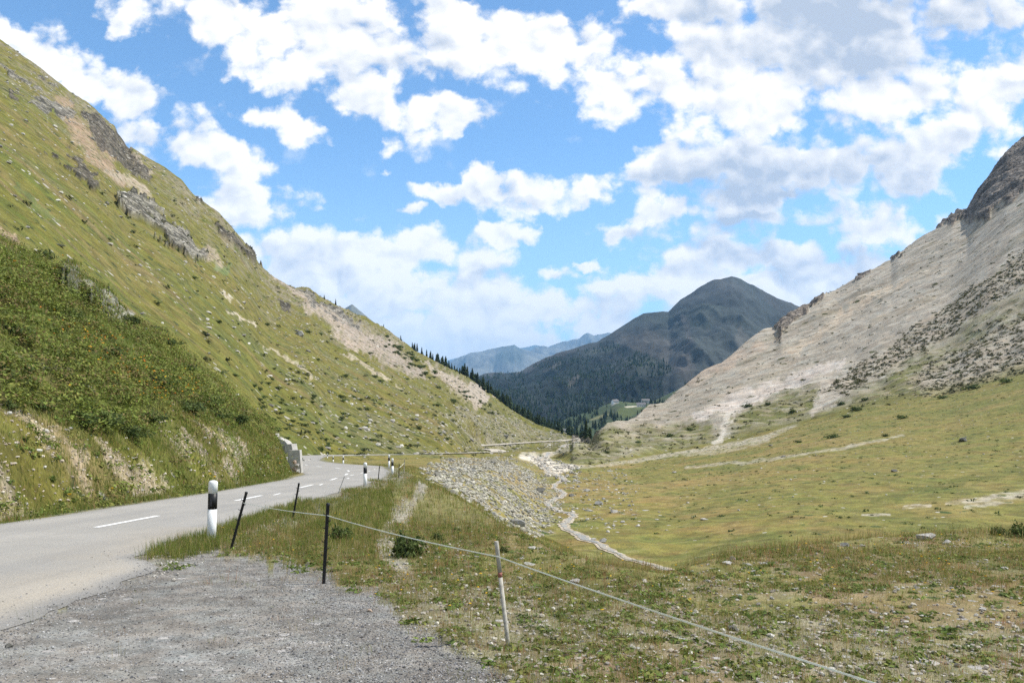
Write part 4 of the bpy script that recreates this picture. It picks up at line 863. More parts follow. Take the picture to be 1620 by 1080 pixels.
# flowers
T_ = (1 + 5 ** .5) / 2
ICO_V = np.array([(-1, T_, 0), (1, T_, 0), (-1, -T_, 0), (1, -T_, 0), (0, -1, T_), (0, 1, T_), (0, -1, -T_), (0, 1, -T_), (T_, 0, -1), (T_, 0, 1), (-T_, 0, -1), (-T_, 0, 1)]) / 1.902
ICO_F = np.array([(0, 11, 5), (0, 5, 1), (0, 1, 7), (0, 7, 10), (0, 10, 11), (1, 5, 9), (5, 11, 4), (11, 10, 2), (10, 7, 6), (7, 1, 8), (3, 9, 4), (3, 4, 2), (3, 2, 6), (3, 6, 8), (3, 8, 9), (4, 9, 5), (2, 4, 11), (6, 2, 10), (8, 6, 7), (9, 8, 1)])
def octs(p, r_, c, round_=False):
    """small irregular faceted bodies"""
    n = len(p)
    if round_:
        s = ICO_V[None] * r_[:, None, :] * (.72 + .5 * R.random((n, 12, 1))); a = R.random(n) * 6.283; ca, sa = np.cos(a)[:, None], np.sin(a)[:, None]
        s = np.clip(s, -r_[:, None, :] * .86, r_[:, None, :] * .86)
        tl_ = R.normal(0, .18, (n, 1)); z_ = s[..., 2] + s[..., 0] * tl_
        v = np.stack([s[..., 0] * ca - s[..., 1] * sa, s[..., 0] * sa + s[..., 1] * ca, z_], -1) + p[:, None]
        return v.reshape(-1, 3), (np.arange(n)[:, None, None] * 12 + ICO_F[None]).reshape(-1, 3), np.repeat(c, 12, 0)
    base_o = np.array([(1, 0, 0), (-1, 0, 0), (0, 1, 0), (0, -1, 0), (0, 0, 1), (0, 0, -1)], float)
    s = base_o[None] * r_[:, None, :] * (.7 + .6 * R.random((n, 6, 1))) + R.normal(0, .22, (n, 6, 3)) * r_[:, None, :]
    a = R.random(n) * 6.283; ca, sa = np.cos(a)[:, None], np.sin(a)[:, None]
    x = s[..., 0] * ca - s[..., 1] * sa; y = s[..., 0] * sa + s[..., 1] * ca
    v = np.stack([x, y, s[..., 2]], -1) + p[:, None]; F8 = np.array([(0, 2, 4), (2, 1, 4), (1, 3, 4), (3, 0, 4), (2, 0, 5), (1, 2, 5), (3, 1, 5), (0, 3, 5)])
    return v.reshape(-1, 3), (np.arange(n)[:, None, None] * 6 + F8[None]).reshape(-1, 3), np.repeat(c, 6, 0)
p, k = scatter(300, near * lod * (qE < 1000)); p[:, 2] += .05 + .12 * R.random(len(p)); v1 = octs(p, np.tile((.016, .016, .007), (len(p), 1)), np.tile((.75, .47, .02), (len(p), 1)) * (.8 + .3 * R.random((len(p), 1))))
fw_ = farea * (qv(band([(150, 560), (200, 600), (240, 640), (290, 640)], 26) * hl) + qv(band([(60, 520), (130, 560)], 14) * hl) * .5 + .02 * q_spur + .05 * verge_q * q_hill) * (qY < 70)
p, k = scatter(240, fw_); p[:, 2] += .35 + .35 * R.random(len(p)); v2 = octs(p, np.tile((.05, .05, .03), (len(p), 1)) * (.6 + .7 * R.random((len(p), 1))), np.array([(.72, .38, .04), (.7, .28, .04), (.75, .5, .03)])[R.integers(0, 3, len(p))])
o = add_obj('wildflowers', np_mesh('wildflowers', np.concatenate([v1[0], v2[0]]), np.concatenate([v1[1], v2[1] + len(v1[0])]), M_leaf, np.concatenate([v1[2], v2[2]]))); o['kind'] = 'stuff'

# gravel and pebbles
def pebbles(n, w, smin, smax, pal, pw=2.6, sink=.25, yscale=False):
    p, k = scatter(n, w); n = len(p); s = smin + (smax - smin) * R.random(n) ** pw
    if yscale: s = s * np.clip(p[:, 1] / 60, .5, 4)
    r_ = np.stack([s, s * (.6 + .4 * R.random(n)), s * (.35 + .4 * R.random(n))], -1); p[:, 2] += r_[:, 2] * (1 - 2 * sink)
    c = np.asarray(pal)[R.integers(0, len(pal), n)] * (.7 + .6 * R.random((n, 1))); return octs(p, r_, c, True)
def stuff(name, parts, mat=None):
    b = 0; vs, fs, cs = [], [], []
    for v, f, c in parts: vs.append(v); fs.append(f + b); cs.append(c); b += len(v)
    o = add_obj(name, np_mesh(name, np.concatenate(vs), np.concatenate(fs), mat or M_peb, np.concatenate(cs))); o['kind'] = 'stuff'; return o
GR_ = [(.16, .155, .15), (.22, .215, .21), (.29, .28, .27), (.10, .095, .09), (.40, .39, .37), (.20, .175, .145), (.14, .14, .145)]
def edge_pebbles(n):
    y = 4.5 + 11 * R.random(n) ** 1.3; x = np.interp(y, [q[1] for q in RE], [q[0] for q in RE]) + R.normal(.05, .16, n) - (R.random(n) < .25) * R.random(n) * .8
    s = .003 + .011 * R.random(n) ** 3; r_ = np.stack([s, s * .8, s * .55], -1); p = np.stack([x, y, zplane(y) + .006 + s * .3], -1)
    return octs(p, r_, np.asarray(GR_)[R.integers(0, len(GR_), n)] * (.7 + .6 * R.random((n, 1))), True)
lw = farea * q_layby * (qY < 15) / np.clip(qY, 3.5, 20) ** 1.1
stuff('gravel', [pebbles(70000, lw * (.4 + sst(250, 620, qU)), .003, .0095, GR_, 2.4), pebbles(3600, lw * (.3 + sst(250, 620, qU)), .007, .019, GR_, 3),
   pebbles(17000, farea * q_gr * ~q_road * ~q_layby * (qY < 16) * (.15 + q_soil) * (qE < 1150) / np.clip(qY, 3.5, 20) ** .9, .004, .034, [(.40, .36, .30), (.32, .29, .25), (.50, .47, .41), (.24, .21, .17)], 3.6),
   edge_pebbles(2600), pebbles(5000, farea * q_gr * ((q_path > .3) * 1.0 + 1.2 * (qv(should) > .35)) * ~q_road / np.clip(qY, 4, 60) ** .6, .008, .035, [(.36, .33, .28), (.28, .26, .23), (.46, .43, .38)], 4)])
LIME = [(.46, .43, .37), (.36, .34, .30), (.54, .51, .45), (.27, .25, .22)]
stuff('rubble', [pebbles(12500, farea * q_rub * (.14 + (qv(N3) + .7 * qv(N2) > .12)), .04, .30, [(.40, .37, .30), (.33, .305, .25), (.47, .44, .36), (.25, .235, .19), (.36, .345, .26)], 2.6),
   pebbles(3600, farea * q_bare * q_hill * (.2 + (qv(N3) > .1)), .012, .075, [(.46, .38, .29), (.38, .32, .25), (.52, .46, .38), (.30, .24, .18)], 3),
   pebbles(900, farea * q_hill * (qY < 60) * (qU < 480) * ~q_spur, .02, .11, LIME, 3)])
lowst = qv((lowslope | stony) & hl).astype(float)
stuff('scattered_stones', [pebbles(3600, farea * q_hill * (qY > 90) * (qU > -60) * (.25 + 1.0 * lowst + .8 * (qv(nS) > .1)), .10, .30, LIME, 3.4, .42, True),
   pebbles(1500, farea * q_mead * (qU > 850) * (qE < 850) * (.12 + 2.2 * qv(stone_m * 1.0)), .06, .32, LIME, 3.2, .35),
   pebbles(700, farea * q_mead * (qv(band([(850, 720), (866, 738), (905, 738), (900, 760)], (14, 16, 10, 12)))), .1, .6, LIME, 2.5, .3),
   pebbles(1500, farea * q_scree * (qY < 500), .15, .6, [(.42, .38, .33), (.5, .46, .4), (.3, .27, .23)], 3, .3, False)])
# dark tussocks and cushions: scree side, meadow, hillside
def mounds(n, w, smin, smax, pal, nleaf, size, pw=2, zf=.5, name=''):
    p, k = scatter(n, w); n = len(p); s = smin + (smax - smin) * R.random(n) ** pw
    return leafcloud(p, nleaf, np.stack([s * (1 + .5 * R.random(n)), s, s * zf], -1), s * size, pal, .6)
TP = [(.085, .088, .032), (.065, .072, .025), (.12, .11, .042), (.10, .098, .034)]
stuff('tussocks', [mounds(5200, farea * q_scree * np.where(q_dots & ~q_g, 1.0, np.where(q_g, .15, .03)) * (qE > 380), .35, 1.15, TP, 12, .5, 1.6, .55),
   mounds(500, farea * q_scree * (~q_dots) * (~q_g) * (qv(nf) > .12), .4, 1.3, TP, 12, .5, 2, .4),
   mounds(3200, farea * q_mead * (qU > 900) * (qE < 850) * (qv(N2) > .02) * (qY > 60), .12, .50, [(.06, .10, .02), (.075, .115, .025), (.05, .08, .02)], 16, .35, 2, .5)], M_leaf)
stuff('dwarf_shrubs', [mounds(2600, farea * q_hill * (qY > 85) * (qU > -60) * np.where(lowst > 0, 2.2, .35 + 1.2 * (qv(N1) > .1)) * (qE > 300), .3, 1.5, [(.045, .06, .017), (.06, .075, .02), (.038, .05, .016), (.075, .07, .025)], 26, .32, 2.2, .5)], M_leaf)

# ------------------------------------------------------------------ rocks one can point at
def ico():
    t_ = (1 + 5 ** .5) / 2; v = [(-1, t_, 0), (1, t_, 0), (-1, -t_, 0), (1, -t_, 0), (0, -1, t_), (0, 1, t_), (0, -1, -t_), (0, 1, -t_), (t_, 0, -1), (t_, 0, 1), (-t_, 0, -1), (-t_, 0, 1)]
    f = [(0, 11, 5), (0, 5, 1), (0, 1, 7), (0, 7, 10), (0, 10, 11), (1, 5, 9), (5, 11, 4), (11, 10, 2), (10, 7, 6), (7, 1, 8), (3, 9, 4), (3, 4, 2), (3, 2, 6), (3, 6, 8), (3, 8, 9), (4, 9, 5), (2, 4, 11), (6, 2, 10), (8, 6, 7), (9, 8, 1)]
    v = [np.array(p) / np.linalg.norm(p) for p in v]
    for _ in range(3):
        cache = {}; nf_ = []
        def md(a, b):
            k = (min(a, b), max(a, b))
            if k not in cache: m = v[a] + v[b]; v.append(m / np.linalg.norm(m)); cache[k] = len(v) - 1
            return cache[k]
        for a, b, c in f: x, y, z = md(a, b), md(b, c), md(c, a); nf_ += [(a, x, z), (b, y, x), (c, z, y), (x, y, z)]
        f = nf_
    return np.array(v), np.array(f)
IV, IF = ico()
def rock_mesh(seed, mat, flat=.6):
    r = np.random.default_rng(seed); v = IV.copy()
    for _ in range(16):
        n = r.normal(0, 1, 3); n[2] *= .8; n /= np.linalg.norm(n); d = .45 + .4 * r.random(); s = v @ n; v -= np.maximum(0, s - d)[:, None] * n
    v *= 1 + .05 * fbm(v[:, 0] * 3 + seed, v[:, 1] * 3 + v[:, 2] * 2, 4, seed)[:, None]
    v *= np.array((1, .8 + .2 * r.random(), flat * (.8 + .4 * r.random()))); v /= np.abs(v[:, 0]).max(); v[:, 2] -= v[:, 2].min() * .55 + 0
    v[:, 2] -= .12
    return np_mesh('rock', v, IF, mat)
M_lime = rock_mat('pale_limestone', (.40, .38, .34), (.52, .49, .44), (.25, .24, .2)); M_grey = rock_mat('grey_rock', (.24, .235, .215), (.34, .33, .30), (.15, .145, .12)); M_brown = rock_mat('brown_rock', (.30, .22, .16), (.42, .32, .24), (.14, .09, .06)); M_dark = rock_mat('dark_rock', (.13, .125, .105), (.22, .21, .18), (.07, .068, .055)); M_slate = rock_mat('blue_slate', (.17, .20, .21), (.25, .28, .29), (.12, .13, .12))
RV = {m: [rock_mesh(500 + 10 * i + j, mm, .62 if j % 2 else .45) for j in range(4)] for i, (m, mm) in enumerate((('l', M_lime), ('g', M_grey), ('b', M_brown), ('d', M_dark), ('s', M_slate)))}
FLAT = {m: rock_mesh(700 + i, mm, .2) for i, (m, mm) in enumerate((('l', M_lime), ('g', M_grey), ('b', M_brown), ('d', M_dark), ('s', M_slate)))}
nrock = 0
def put_rock(u, e, wpx, kind, label, group=None, flat=False, name='rock', hz_=1.0, p=None, cat='rock'):
    global nrock
    nrock += 1
    p = at(u, e) if p is None else p; s = wpx * p[1] / F * .5
    me = FLAT[kind] if flat else RV[kind][nrock % 4]
    o = add_obj(name, me, None, p); o.scale = (s, s, s * hz_); o.rotation_euler = (random.uniform(-.12, .12), random.uniform(-.12, .12), random.uniform(-.6, .6) + (3.14 if nrock % 3 == 0 else 0))
    tag(o, label, cat, group); return o
BIG = [(851, 778, 26, 'd', 'large dark angular boulder at the foot of the rubble bank', 0, 'boulder'), (816, 832, 30, 'g', 'big cracked grey boulder at the lower end of the rubble bank', 0, 'boulder'),
 (955, 857, 14, 'g', 'rounded grey boulder on the right bank of the stream', 0, 'boulder'), (938, 853, 13, 'g', 'low grey boulder in the stream beside a rounder one', 0, 'boulder'),
 (474, 530, 20, 'g', 'long grey boulder lying alone high on the green hillside', 0, 'boulder'), (434, 520, 8, 'l', 'small white rock on the hillside near a long grey boulder', 0, 'rock'),
 (95, 389, 20, 'g', 'flat grey slab on the upper edge of the scrubby spur', 1, 'rock'), (820, 832, 12, 'l', None, 0, 'rock'),
 (840, 893, 26, 'l', 'long pale slab lying in the grass below the road bank', 1, 'rock'), (825, 884, 12, 'l', 'small pale rock above the long slab in the grass', 0, 'rock'),
 (910, 922, 18, 'l', 'pale stone in the grass just under the fence tape', 0, 'rock'), (862, 997, 15, 's', 'blue grey stone on the bare ground right of the pale fence post', 1, 'rock'),
 (923, 1014, 14, 's', 'flat bluish stone half sunk in the thin grass below the tape', 1, 'rock'), (585, 967, 13, 'b', 'single brownish stone on the edge of the grey gravel', 0, 'rock'),
 (15, 1023, 18, 'd', 'dark brown clod lying on the gravel beside the asphalt', 0, 'rock'), (1158, 996, 18, 'd', 'dark rounded stone beside the white fence tape', 0, 'rock'),
 (1392, 998, 26, 'l', 'flat pale slab with a dark underside in the stony grass', 1, 'rock'), (1352, 1007, 24, 'g', 'broad flat grey stone beside the flat pale slab', 1, 'rock'),
 (1465, 854, 30, 'l', 'low heap of white stone on the rim above the meadow', 0, 'rock'), (1432, 859, 22, 'l', 'flat white stone left of the white heap on the rim', 1, 'rock'), (1497, 860, 18, 'l', 'white stone right of the white heap on the rim', 0, 'rock'),
 (1182, 894, 18, 'l', 'rounded white rock, the middle one of the row on the rim', 0, 'rock'), (1150, 893, 16, 'l', 'rounded white rock at the left end of the row on the rim', 0, 'rock'), (1208, 894, 17, 'l', 'squat white rock at the right end of the row on the rim', 0, 'rock'), (1160, 885, 15, 'l', 'white rock standing behind the others of the row on the rim', 0, 'rock'),
 (1118, 919, 15, 'l', 'pale stone among yellow flowers near the rim', 0, 'rock'), (1473, 1049, 44, 'l', 'large flat cream stone sunk in the ground near the camera', 1, 'rock'), (1560, 1016, 32, 's', 'dark bluish flat stone at the foot of a grass tuft', 1, 'rock'),
 (735, 744, 5, 'g', None, 0, 'rock'), (1114, 822, 13, 'l', 'isolated pale rock in the middle of the yellow meadow', 0, 'rock'), (1414, 746, 14, 'd', 'brown rock alone on the upper meadow', 0, 'rock'), (1523, 697, 14, 'd', 'brownish rock under the tussock slope on the upper meadow', 0, 'rock'),
 (1220, 705, 8, 'd', 'small dark boulder beside the upper pale debris track', 0, 'rock'), (1239, 722, 9, 'd', 'small dark boulder beside the lower pale debris track', 0, 'rock')]
for u, e, wpx, kd, lab, fl, nm in BIG:
    if lab is None: put_rock(u, e, wpx, kd, 'grey stone among many on the rubble bank by the stream', 'stones on the rubble bank'); continue
    put_rock(u, e, wpx, kd, lab, None, bool(fl), nm, 1.0, None, 'boulder' if nm == 'boulder' else 'rock')
for u, e, wpx in [(942, 765, 11), (928, 777, 13), (948, 798, 15), (931, 808, 15), (971, 810, 13), (1002, 814, 13), (1021, 807, 13), (963, 745, 11), (1067, 748, 8), (986, 826, 10), (1009, 832, 9), (927, 758, 10), (904, 785, 11), (883, 809, 9), (906, 810, 9), (1088, 795, 7), (955, 790, 7), (940, 815, 8), (996, 800, 7), (1040, 822, 7), (915, 770, 7), (975, 775, 6), (990, 752, 6)]:
    put_rock(u, e, wpx, random.choice('llg'), 'pale rock, one of many scattered over the meadow beside the stream', 'rocks scattered beside the stream', random.random() < .3)
for u, e, wpx in [(1323, 1001, 13), (1503, 955, 15), (1282, 938, 13), (1307, 928, 13), (1372, 1026, 13), (1370, 1049, 11), (1375, 880, 9), (1343, 885, 11), (1240, 908, 11), (1192, 905, 9), (1012, 1007, 9), (748, 922, 7), (770, 843, 9), (842, 869, 14), (573, 848, 7), (1337, 864, 15), (1363, 864, 13), (1450, 930, 10), (1590, 900, 13), (1540, 880, 10), (1420, 905, 9), (1555, 965, 12), (1600, 985, 11), (1250, 975, 9), (1090, 1000, 8), (1290, 1060, 12), (1205, 1040, 8), (980, 1040, 9), (1585, 1050, 13), (1120, 960, 8), (1030, 935, 8), (960, 915, 7), (1460, 975, 14), (1310, 960, 10)]:
    put_rock(u, e, wpx, random.choice('lllgg'), 'pale stone, one of many in the thin grass of the stony ground', 'stones in the thin grass', random.random() < .4)
for i in range(70):
    p, k = scatter(1, farea * q_rub); put_rock(0, 0, random.uniform(5, 12), random.choice('lggd'), 'grey stone among many on the rubble bank by the stream', 'stones on the rubble bank', random.random() < .2, p=p[0])
for u, e, wpx, kd, lab in [(466, 731, 9, 'b', 'reddish boulder at the top of the stack against the concrete wall'), (470, 737, 9, 'l', 'cream boulder under the reddish one against the concrete wall'), (466, 742, 9, 'b', 'brown boulder in the stack against the concrete wall'), (472, 746, 10, 'l', 'white boulder at the road end of the concrete wall'), (462, 750, 8, 'l', 'pale rock on the verge before the concrete wall')]:
    put_rock(u, e, wpx, kd, lab, 'boulders against the concrete wall', False, 'boulder', 1.5, np.array(((u - CX) * 57.2 / F, 57.2, EYE - (e + 1 - HY) * 57.2 / F)), 'boulder')
for u, e, wpx in [(385, 480, 9), (300, 470, 6), (420, 560, 8), (520, 620, 7), (560, 600, 6), (610, 640, 7), (445, 590, 7), (505, 665, 8), (330, 560, 7), (640, 665, 7), (590, 680, 7), (480, 690, 8), (540, 700, 7), (660, 700, 8), (250, 440, 6), (800, 690, 9), (770, 685, 7), (700, 668, 6), (850, 690, 6), (155, 330, 6), (60, 340, 6), (230, 520, 8), (375, 625, 9), (430, 650, 8), (550, 655, 6)]:
    put_rock(u, e, wpx, random.choice('llg'), 'pale rock, one of many strewn over the big grassy hillside', 'rocks strewn over the hillside', random.random() < .4)
# rock towers along the skyline of the scree
def spire_mesh(seed):
    r = np.random.default_rng(seed); v = IV.copy(); v[:, 2] *= 1
    for _ in range(22):
        n = r.normal(0, 1, 3); n[2] *= .5; n /= np.linalg.norm(n); d = .4 + .35 * r.random(); s = v @ n; v -= np.maximum(0, s - d)[:, None] * n
    q = ridged(v[:, 0] * 2 + seed, v[:, 2] * 2 + v[:, 1], 4, seed); v[:, :2] *= (.7 + .6 * q)[:, None]; v[:, :2] *= (1.15 - .45 * np.clip(v[:, 2:], -1, 1)); v /= np.abs(v[:, 0]).max()
    return np_mesh('rock_tower', v, IF, M_tower)
M_tower = rock_mat('tower_rock', (.24, .20, .165), (.34, .285, .23), (.14, .12, .10), .25)
SPM = [spire_mesh(900 + i) for i in range(5)]
for i, (u, e, wp, hp, lab) in enumerate([(1234, 512, 12, 14, 'pale rock tooth at the lower end of the jagged skyline ridge'), (1246, 507, 14, 11, None), (1258, 502, 14, 10, None), (1271, 496, 13, 13, None), (1282, 488, 13, 9, None), (1294, 477, 14, 8, None), (1302, 469, 10, 6, None), (1366, 435, 16, 8, 'low brown outcrop on the bare middle of the scree skyline'), (1414, 406, 10, 8, 'small rounded rock knob standing alone on the scree skyline'), (1494, 352, 14, 12, 'dark brown rock tooth below the big summit crag'), (1506, 341, 14, 11, 'second dark rock tooth below the big summit crag'), (1518, 336, 16, 10, None), (1203, 527, 8, 4, 'small dark rock on the skyline below the jagged ridge')]):
    c = int(round(float(np.interp(u, uf, ucol)))); Yk = nY[8][c]; X = (u - CX) * Yk / F; s = Yk / F
    o = add_obj('rock_tower', SPM[i % 5], None, (X, Yk, EYE - (e - HY) * s)); o.scale = (wp * .62 * s, wp * .5 * s, hp * .62 * s); o.rotation_euler = (0, random.uniform(-.2, .1), random.uniform(0, 6))
    tag(o, lab or 'weathered brown rock tower in the jagged row on the scree skyline', 'rock', None if lab else 'rock towers on the scree skyline')

# ------------------------------------------------------------------ marker posts
M_white = noisy_mat('white_plastic', (.78, .78, .76), .05, 6, .42, .03, dirt=(.60, .58, .52)); M_black = noisy_mat('black_plastic', (.016, .016, .017), .3, 12, .45, .05); M_refl = noisy_mat('reflector', (.05, .05, .055), .2, 40, .2, .1)
M_pole = noisy_mat('fence_plastic', (.02, .02, .021), .35, 30, .5, .15); M_pale = noisy_mat('weathered_wood', (.40, .37, .31), .3, 14, .85, .2, dirt=(.25, .22, .18)); M_red = noisy_mat('faded_red', (.30, .12, .09), .35, 30, .8, .1); M_galv = noisy_mat('grey_metal', (.30, .30, .29), .2, 20, .5, .1)
def marker(u, e, etop, label, tilt=0.0, wpx=None, Y=None):
    p = at(u, e) if Y is None else np.array(((u - CX) * Y / F, Y, EYE - (e - HY) * Y / F)); H_ = (e - etop) * p[1] / F; r = .078
    root = empty('road_marker_post', p - np.array((0, 0, .03))); root.rotation_euler = (0, tilt, 0); tag(root, label, 'marker post', 'black and white marker posts along the road')
    s = PB(); s.lathe([(r * 1.0, 0), (r * 1.0, H_ * .55)], 24); s.build('lower_shaft', M_white, root, True)
    s = PB(); s.lathe([(r * 1.004, H_ * .55), (r * 1.004, H_ * .8)], 24); b_ = s.build('black_band', M_black, root, True)
    s = PB(); s.lathe([(r, H_ * .8), (r, H_ * .955), (r * .93, H_ * .98), (r * .72, H_ * .995), (r * .3, H_ * 1.003), (.004, H_ * 1.004)], 24); s.build('cap', M_white, root, True)
    s = PB(); s.prism([(-.018, -r - .002, H_ * .60), (.018, -r - .002, H_ * .60), (.018, -r - .002, H_ * .74), (-.018, -r - .002, H_ * .74)], (0, .02, 0)); s.build('reflector', M_refl, b_); return root
marker(334, 857, 757, 'nearest white marker post with black band, standing in the grass by the lay-by', .035)
marker(577.8, 769.5, 731, 'white marker post with black band at the road edge before the bend')
marker(620.8, 750.6, 724, 'front one of the two close marker posts at the outside of the bend', 0, None, 53)
marker(615.5, 740, 718.5, 'rear one of the two close marker posts at the outside of the bend', 0, None, 66)
marker(543, 735.4, 720.5, 'right one of two small marker posts on the inner grass of the bend', 0, None, 90)
marker(527, 732.6, 721, 'left one of two small marker posts on the inner grass of the bend', 0, None, 104)
marker(518, 726.5, 717, 'farthest small marker post at the inside of the bend, half hidden', 0, None, 138)
# fence posts
FTOP = {}
def fpost(key, u, e, ut, et, label, Y=None, r=.019, clips=True, mat=None, group='thin posts of the pasture fence'):
    p = at(u, e) if Y is None else np.array(((u - CX) * Y / F, Y, float(g((u - CX) * Y / F, Y)[0])))
    top = np.array(((ut - CX) * p[1] / F, p[1], EYE - (et - HY) * p[1] / F)); d = top - p; L = np.linalg.norm(d); d /= L
    root = empty('fence_post', p); tag(root, label, 'fence post', group)
    s = PB(); s.lathe([(r * .75, -.12), (r, .02), (r, L * .97), (r * 1.15, L * .975), (r * 1.15, L), (r * .6, L + .006)], 10, ((0, 0, 0), d)); s.build('shaft', mat or M_pole, root, True)
    if clips:
        for k in range(9):
            h = L * (.18 + .085 * k); c = d * h; q = PB(); sg = 1 if k % 2 else -1
            q.tube([c + np.array((sg * r * .7, -.004, 0)), c + np.array((sg * r * 1.9, -.012, .004)), c + np.array((sg * r * 2.0, -.014, .022))], .0055, 6); q.build('tape_clip', mat or M_pole, root, True)
    FTOP[key] = (p, d, L); return root
fpost('near', 512, 923, 519, 796, 'upright black plastic fence post at the edge of the gravel', r=.021)
fpost('lean', 365, 870, 390, 778, 'strongly leaning black fence post beside the nearest white marker', r=.021)
fpost('mid', 463, 822, 473, 764, 'leaning black fence post by the road behind the bushes', r=.022)
fpost('edge', 598, 761, 600.5, 737, 'thin black post at the road edge between the marker posts', r=.022, clips=False)
fpost('end', 631, 755, 631.5, 733, 'short black post on the grass just right of the bend', Y=47, r=.022, clips=False)
fpost('grey', 535, 781, 545, 753, 'thin grey leaning rod at the edge of the asphalt', r=.012, clips=False, mat=M_galv)
fpost('palefar', 639, 749, 640, 726, 'pale wooden stake at the far end of the tape by the bend', Y=56, r=.024, clips=False, mat=M_pale)
p = at(804, 1021); top = np.array(((785 - CX) * p[1] / F, p[1] + .02, EYE - (856 - HY) * p[1] / F)); d = top - p; L = np.linalg.norm(d); d /= L
root = empty('fence_post', p); tag(root, 'pale weathered stake with a faded red patch carrying the white tape', 'fence post', 'thin posts of the pasture fence')
s = PB(); s.lathe([(.017, -.1), (.019, 0), (.018, L * .655)], 10, ((0, 0, 0), d)); s.build('lower_shaft', M_pale, root, True)
s = PB(); s.lathe([(.0186, L * .655), (.0186, L * .70)], 10, ((0, 0, 0), d)); s.build('red_patch', M_red, root, True)
s = PB(); s.lathe([(.018, L * .70), (.0185, L * .985), (.016, L)], 10, ((0, 0, 0), d)); s.build('upper_shaft', M_pale, root, True)
# tape
M_tape = noisy_mat('fence_tape_weave', (.86, .87, .76), .08, 60, .7, .1)
def T3(u, e, Y): return np.array(((u - CX) * Y / F, Y, EYE - (e - HY) * Y / F))
def sag(a, b, s, n=14): return [a + (b - a) * t_ - np.array((0, 0, s * 4 * t_ * (1 - t_))) for t_ in np.linspace(0, 1, n)]
pL, dL, LL = FTOP['lean']; pN, dN, LN = FTOP['near']
A0 = pL + dL * LL * .82 + np.array((.0, -.03, 0)); A1 = T3(518, 815, pN[1] - .03); A2 = T3(788, 880, p[1] - .03); A3 = T3(1392, 1083, 3.35); A4 = T3(2150, 1340, 2.1)
pts = sag(A0, A1, .02) + sag(A1, A2, .025)[1:] + sag(A2, A3, .012)[1:] + sag(A3, A4, .0)[1:]
def tape(name, pts, w_, label):
    v, f = [], []
    for i, q in enumerate(pts):
        tw_ = .35 * math.sin(i * .7) + .3; u_ = np.array((0, math.sin(tw_), math.cos(tw_))) * w_ / 2; nn = np.array((0, .0012, 0))
        v += [q - u_ - nn, q + u_ - nn, q + u_ + nn, q - u_ + nn]
        if i:
            b = 4 * i
            for a_, c_ in ((0, 1), (1, 2), (2, 3), (3, 0)): f.append((b - 4 + a_, b - 4 + c_, b + c_, b + a_))
    return tag(add_obj(name, np_mesh(name, v, f, M_tape)), label, 'fence tape')
tape('fence_tape', pts, .0095, 'pale fence tape running down from the leaning black post past the red patched stake')
pe = FTOP['end']; pf = FTOP['palefar']
tape('fence_tape', sag(T3(623, 741, 52.6), pe[0] + pe[1] * pe[2] * .7, .02, 6) + sag(pe[0] + pe[1] * pe[2] * .7, pf[0] + pf[1] * pf[2] * .75, .02, 6)[1:], .03, 'short pale tape strung between posts at the bend')

# ------------------------------------------------------------------ concrete wall at the bend
M_conc = noisy_mat('concrete', (.42, .40, .36), .18, 3, .9, .3, dirt=(.27, .25, .21)); M_concd = noisy_mat('old_concrete', (.42, .40, .36), .2, 3, .9, .3, dirt=(.2, .19, .16))
root = empty('retaining_wall', T3(468, 749, 58.5)); tag(root, 'stepped concrete retaining wall on the spur at the bend', 'retaining wall')
o0 = np.array(root.location)
def slab(name, pl_, Y, d, mat):
    s = PB(); s.prism([T3(u, e, Y) - o0 for u, e in pl_], d); o = s.build(name, mat, root); return o
slab('end_panel', [(455, 752), (477, 752), (473.8, 711.4), (455, 712.2)], 58.6, (.05, .4, 0), M_concd)
slab('coping_block', [(450, 718), (464, 718), (461, 702), (451, 702.6)], 59.6, (.2, .7, 0), M_conc)
slab('sloping_panel', [(437, 716), (458, 716), (455.5, 702.6), (451, 697.5), (437, 691.5)], 60.6, (.2, .6, 0), M_concd)
slab('top_block', [(428.5, 704), (437.5, 704), (435.3, 685.6), (428.2, 686.4)], 61.6, (.1, .7, 0), M_conc)

# ------------------------------------------------------------------ bushes
def bush_mesh(seed, pal, n=420, rx=1, rz=.8, sz=.095):
    cc = R.normal(0, .36 if sz < .1 else .24, (9, 3)) * np.array((rx, rx, .3)); cc[:, 2] = np.abs(cc[:, 2])
    v, f, c = leafcloud(cc, n // 9, np.tile((.55 * rx, .55 * rx, rz * .8), (9, 1)), sz, pal, .3); v[:, 2] -= .05
    return np_mesh('foliage', v, f, M_leaf, c)
M_bark = noisy_mat('bark', (.10, .075, .055), .3, 6, .95, .3)
JP = [(.065, .098, .024), (.085, .12, .028), (.052, .078, .020), (.105, .135, .034)]
BM = [bush_mesh(i, JP, 900, 1, .8) for i in range(4)]; BMs = [bush_mesh(i, JP, 260, 1, .6, .13) for i in range(5)]
def stem_mesh():
    s = PB()
    for a in range(5): s.tube([(0, 0, -.1), (.2 * math.cos(a * 1.3), .2 * math.sin(a * 1.3), .25), (.45 * math.cos(a * 1.3), .45 * math.sin(a * 1.3), .6)], [.04, .03, .012], 5)
    return s.mesh('stem', M_bark)
SM = stem_mesh()
def bush(u, e, wpx, label, group=None, parts=True, me=None, name='juniper_bush', p=None, cat='bush'):
    p = at(u, e) if p is None else p; s = wpx * p[1] / F * .62; me = me or random.choice(BM)
    if parts:
        root = empty(name, p, random.uniform(0, 6)); root.scale = (s, s, s * (1.45 if u > 480 else random.uniform(.8, 1))); add_obj('foliage', me, root); add_obj('stem', SM, root)
    else:
        root = add_obj(name, me, None, p); root.scale = (s, s * random.uniform(.8, 1.2), s * random.uniform(.7, 1)); root.rotation_euler = (0, 0, random.uniform(0, 6))
    tag(root, label, cat, group); return root
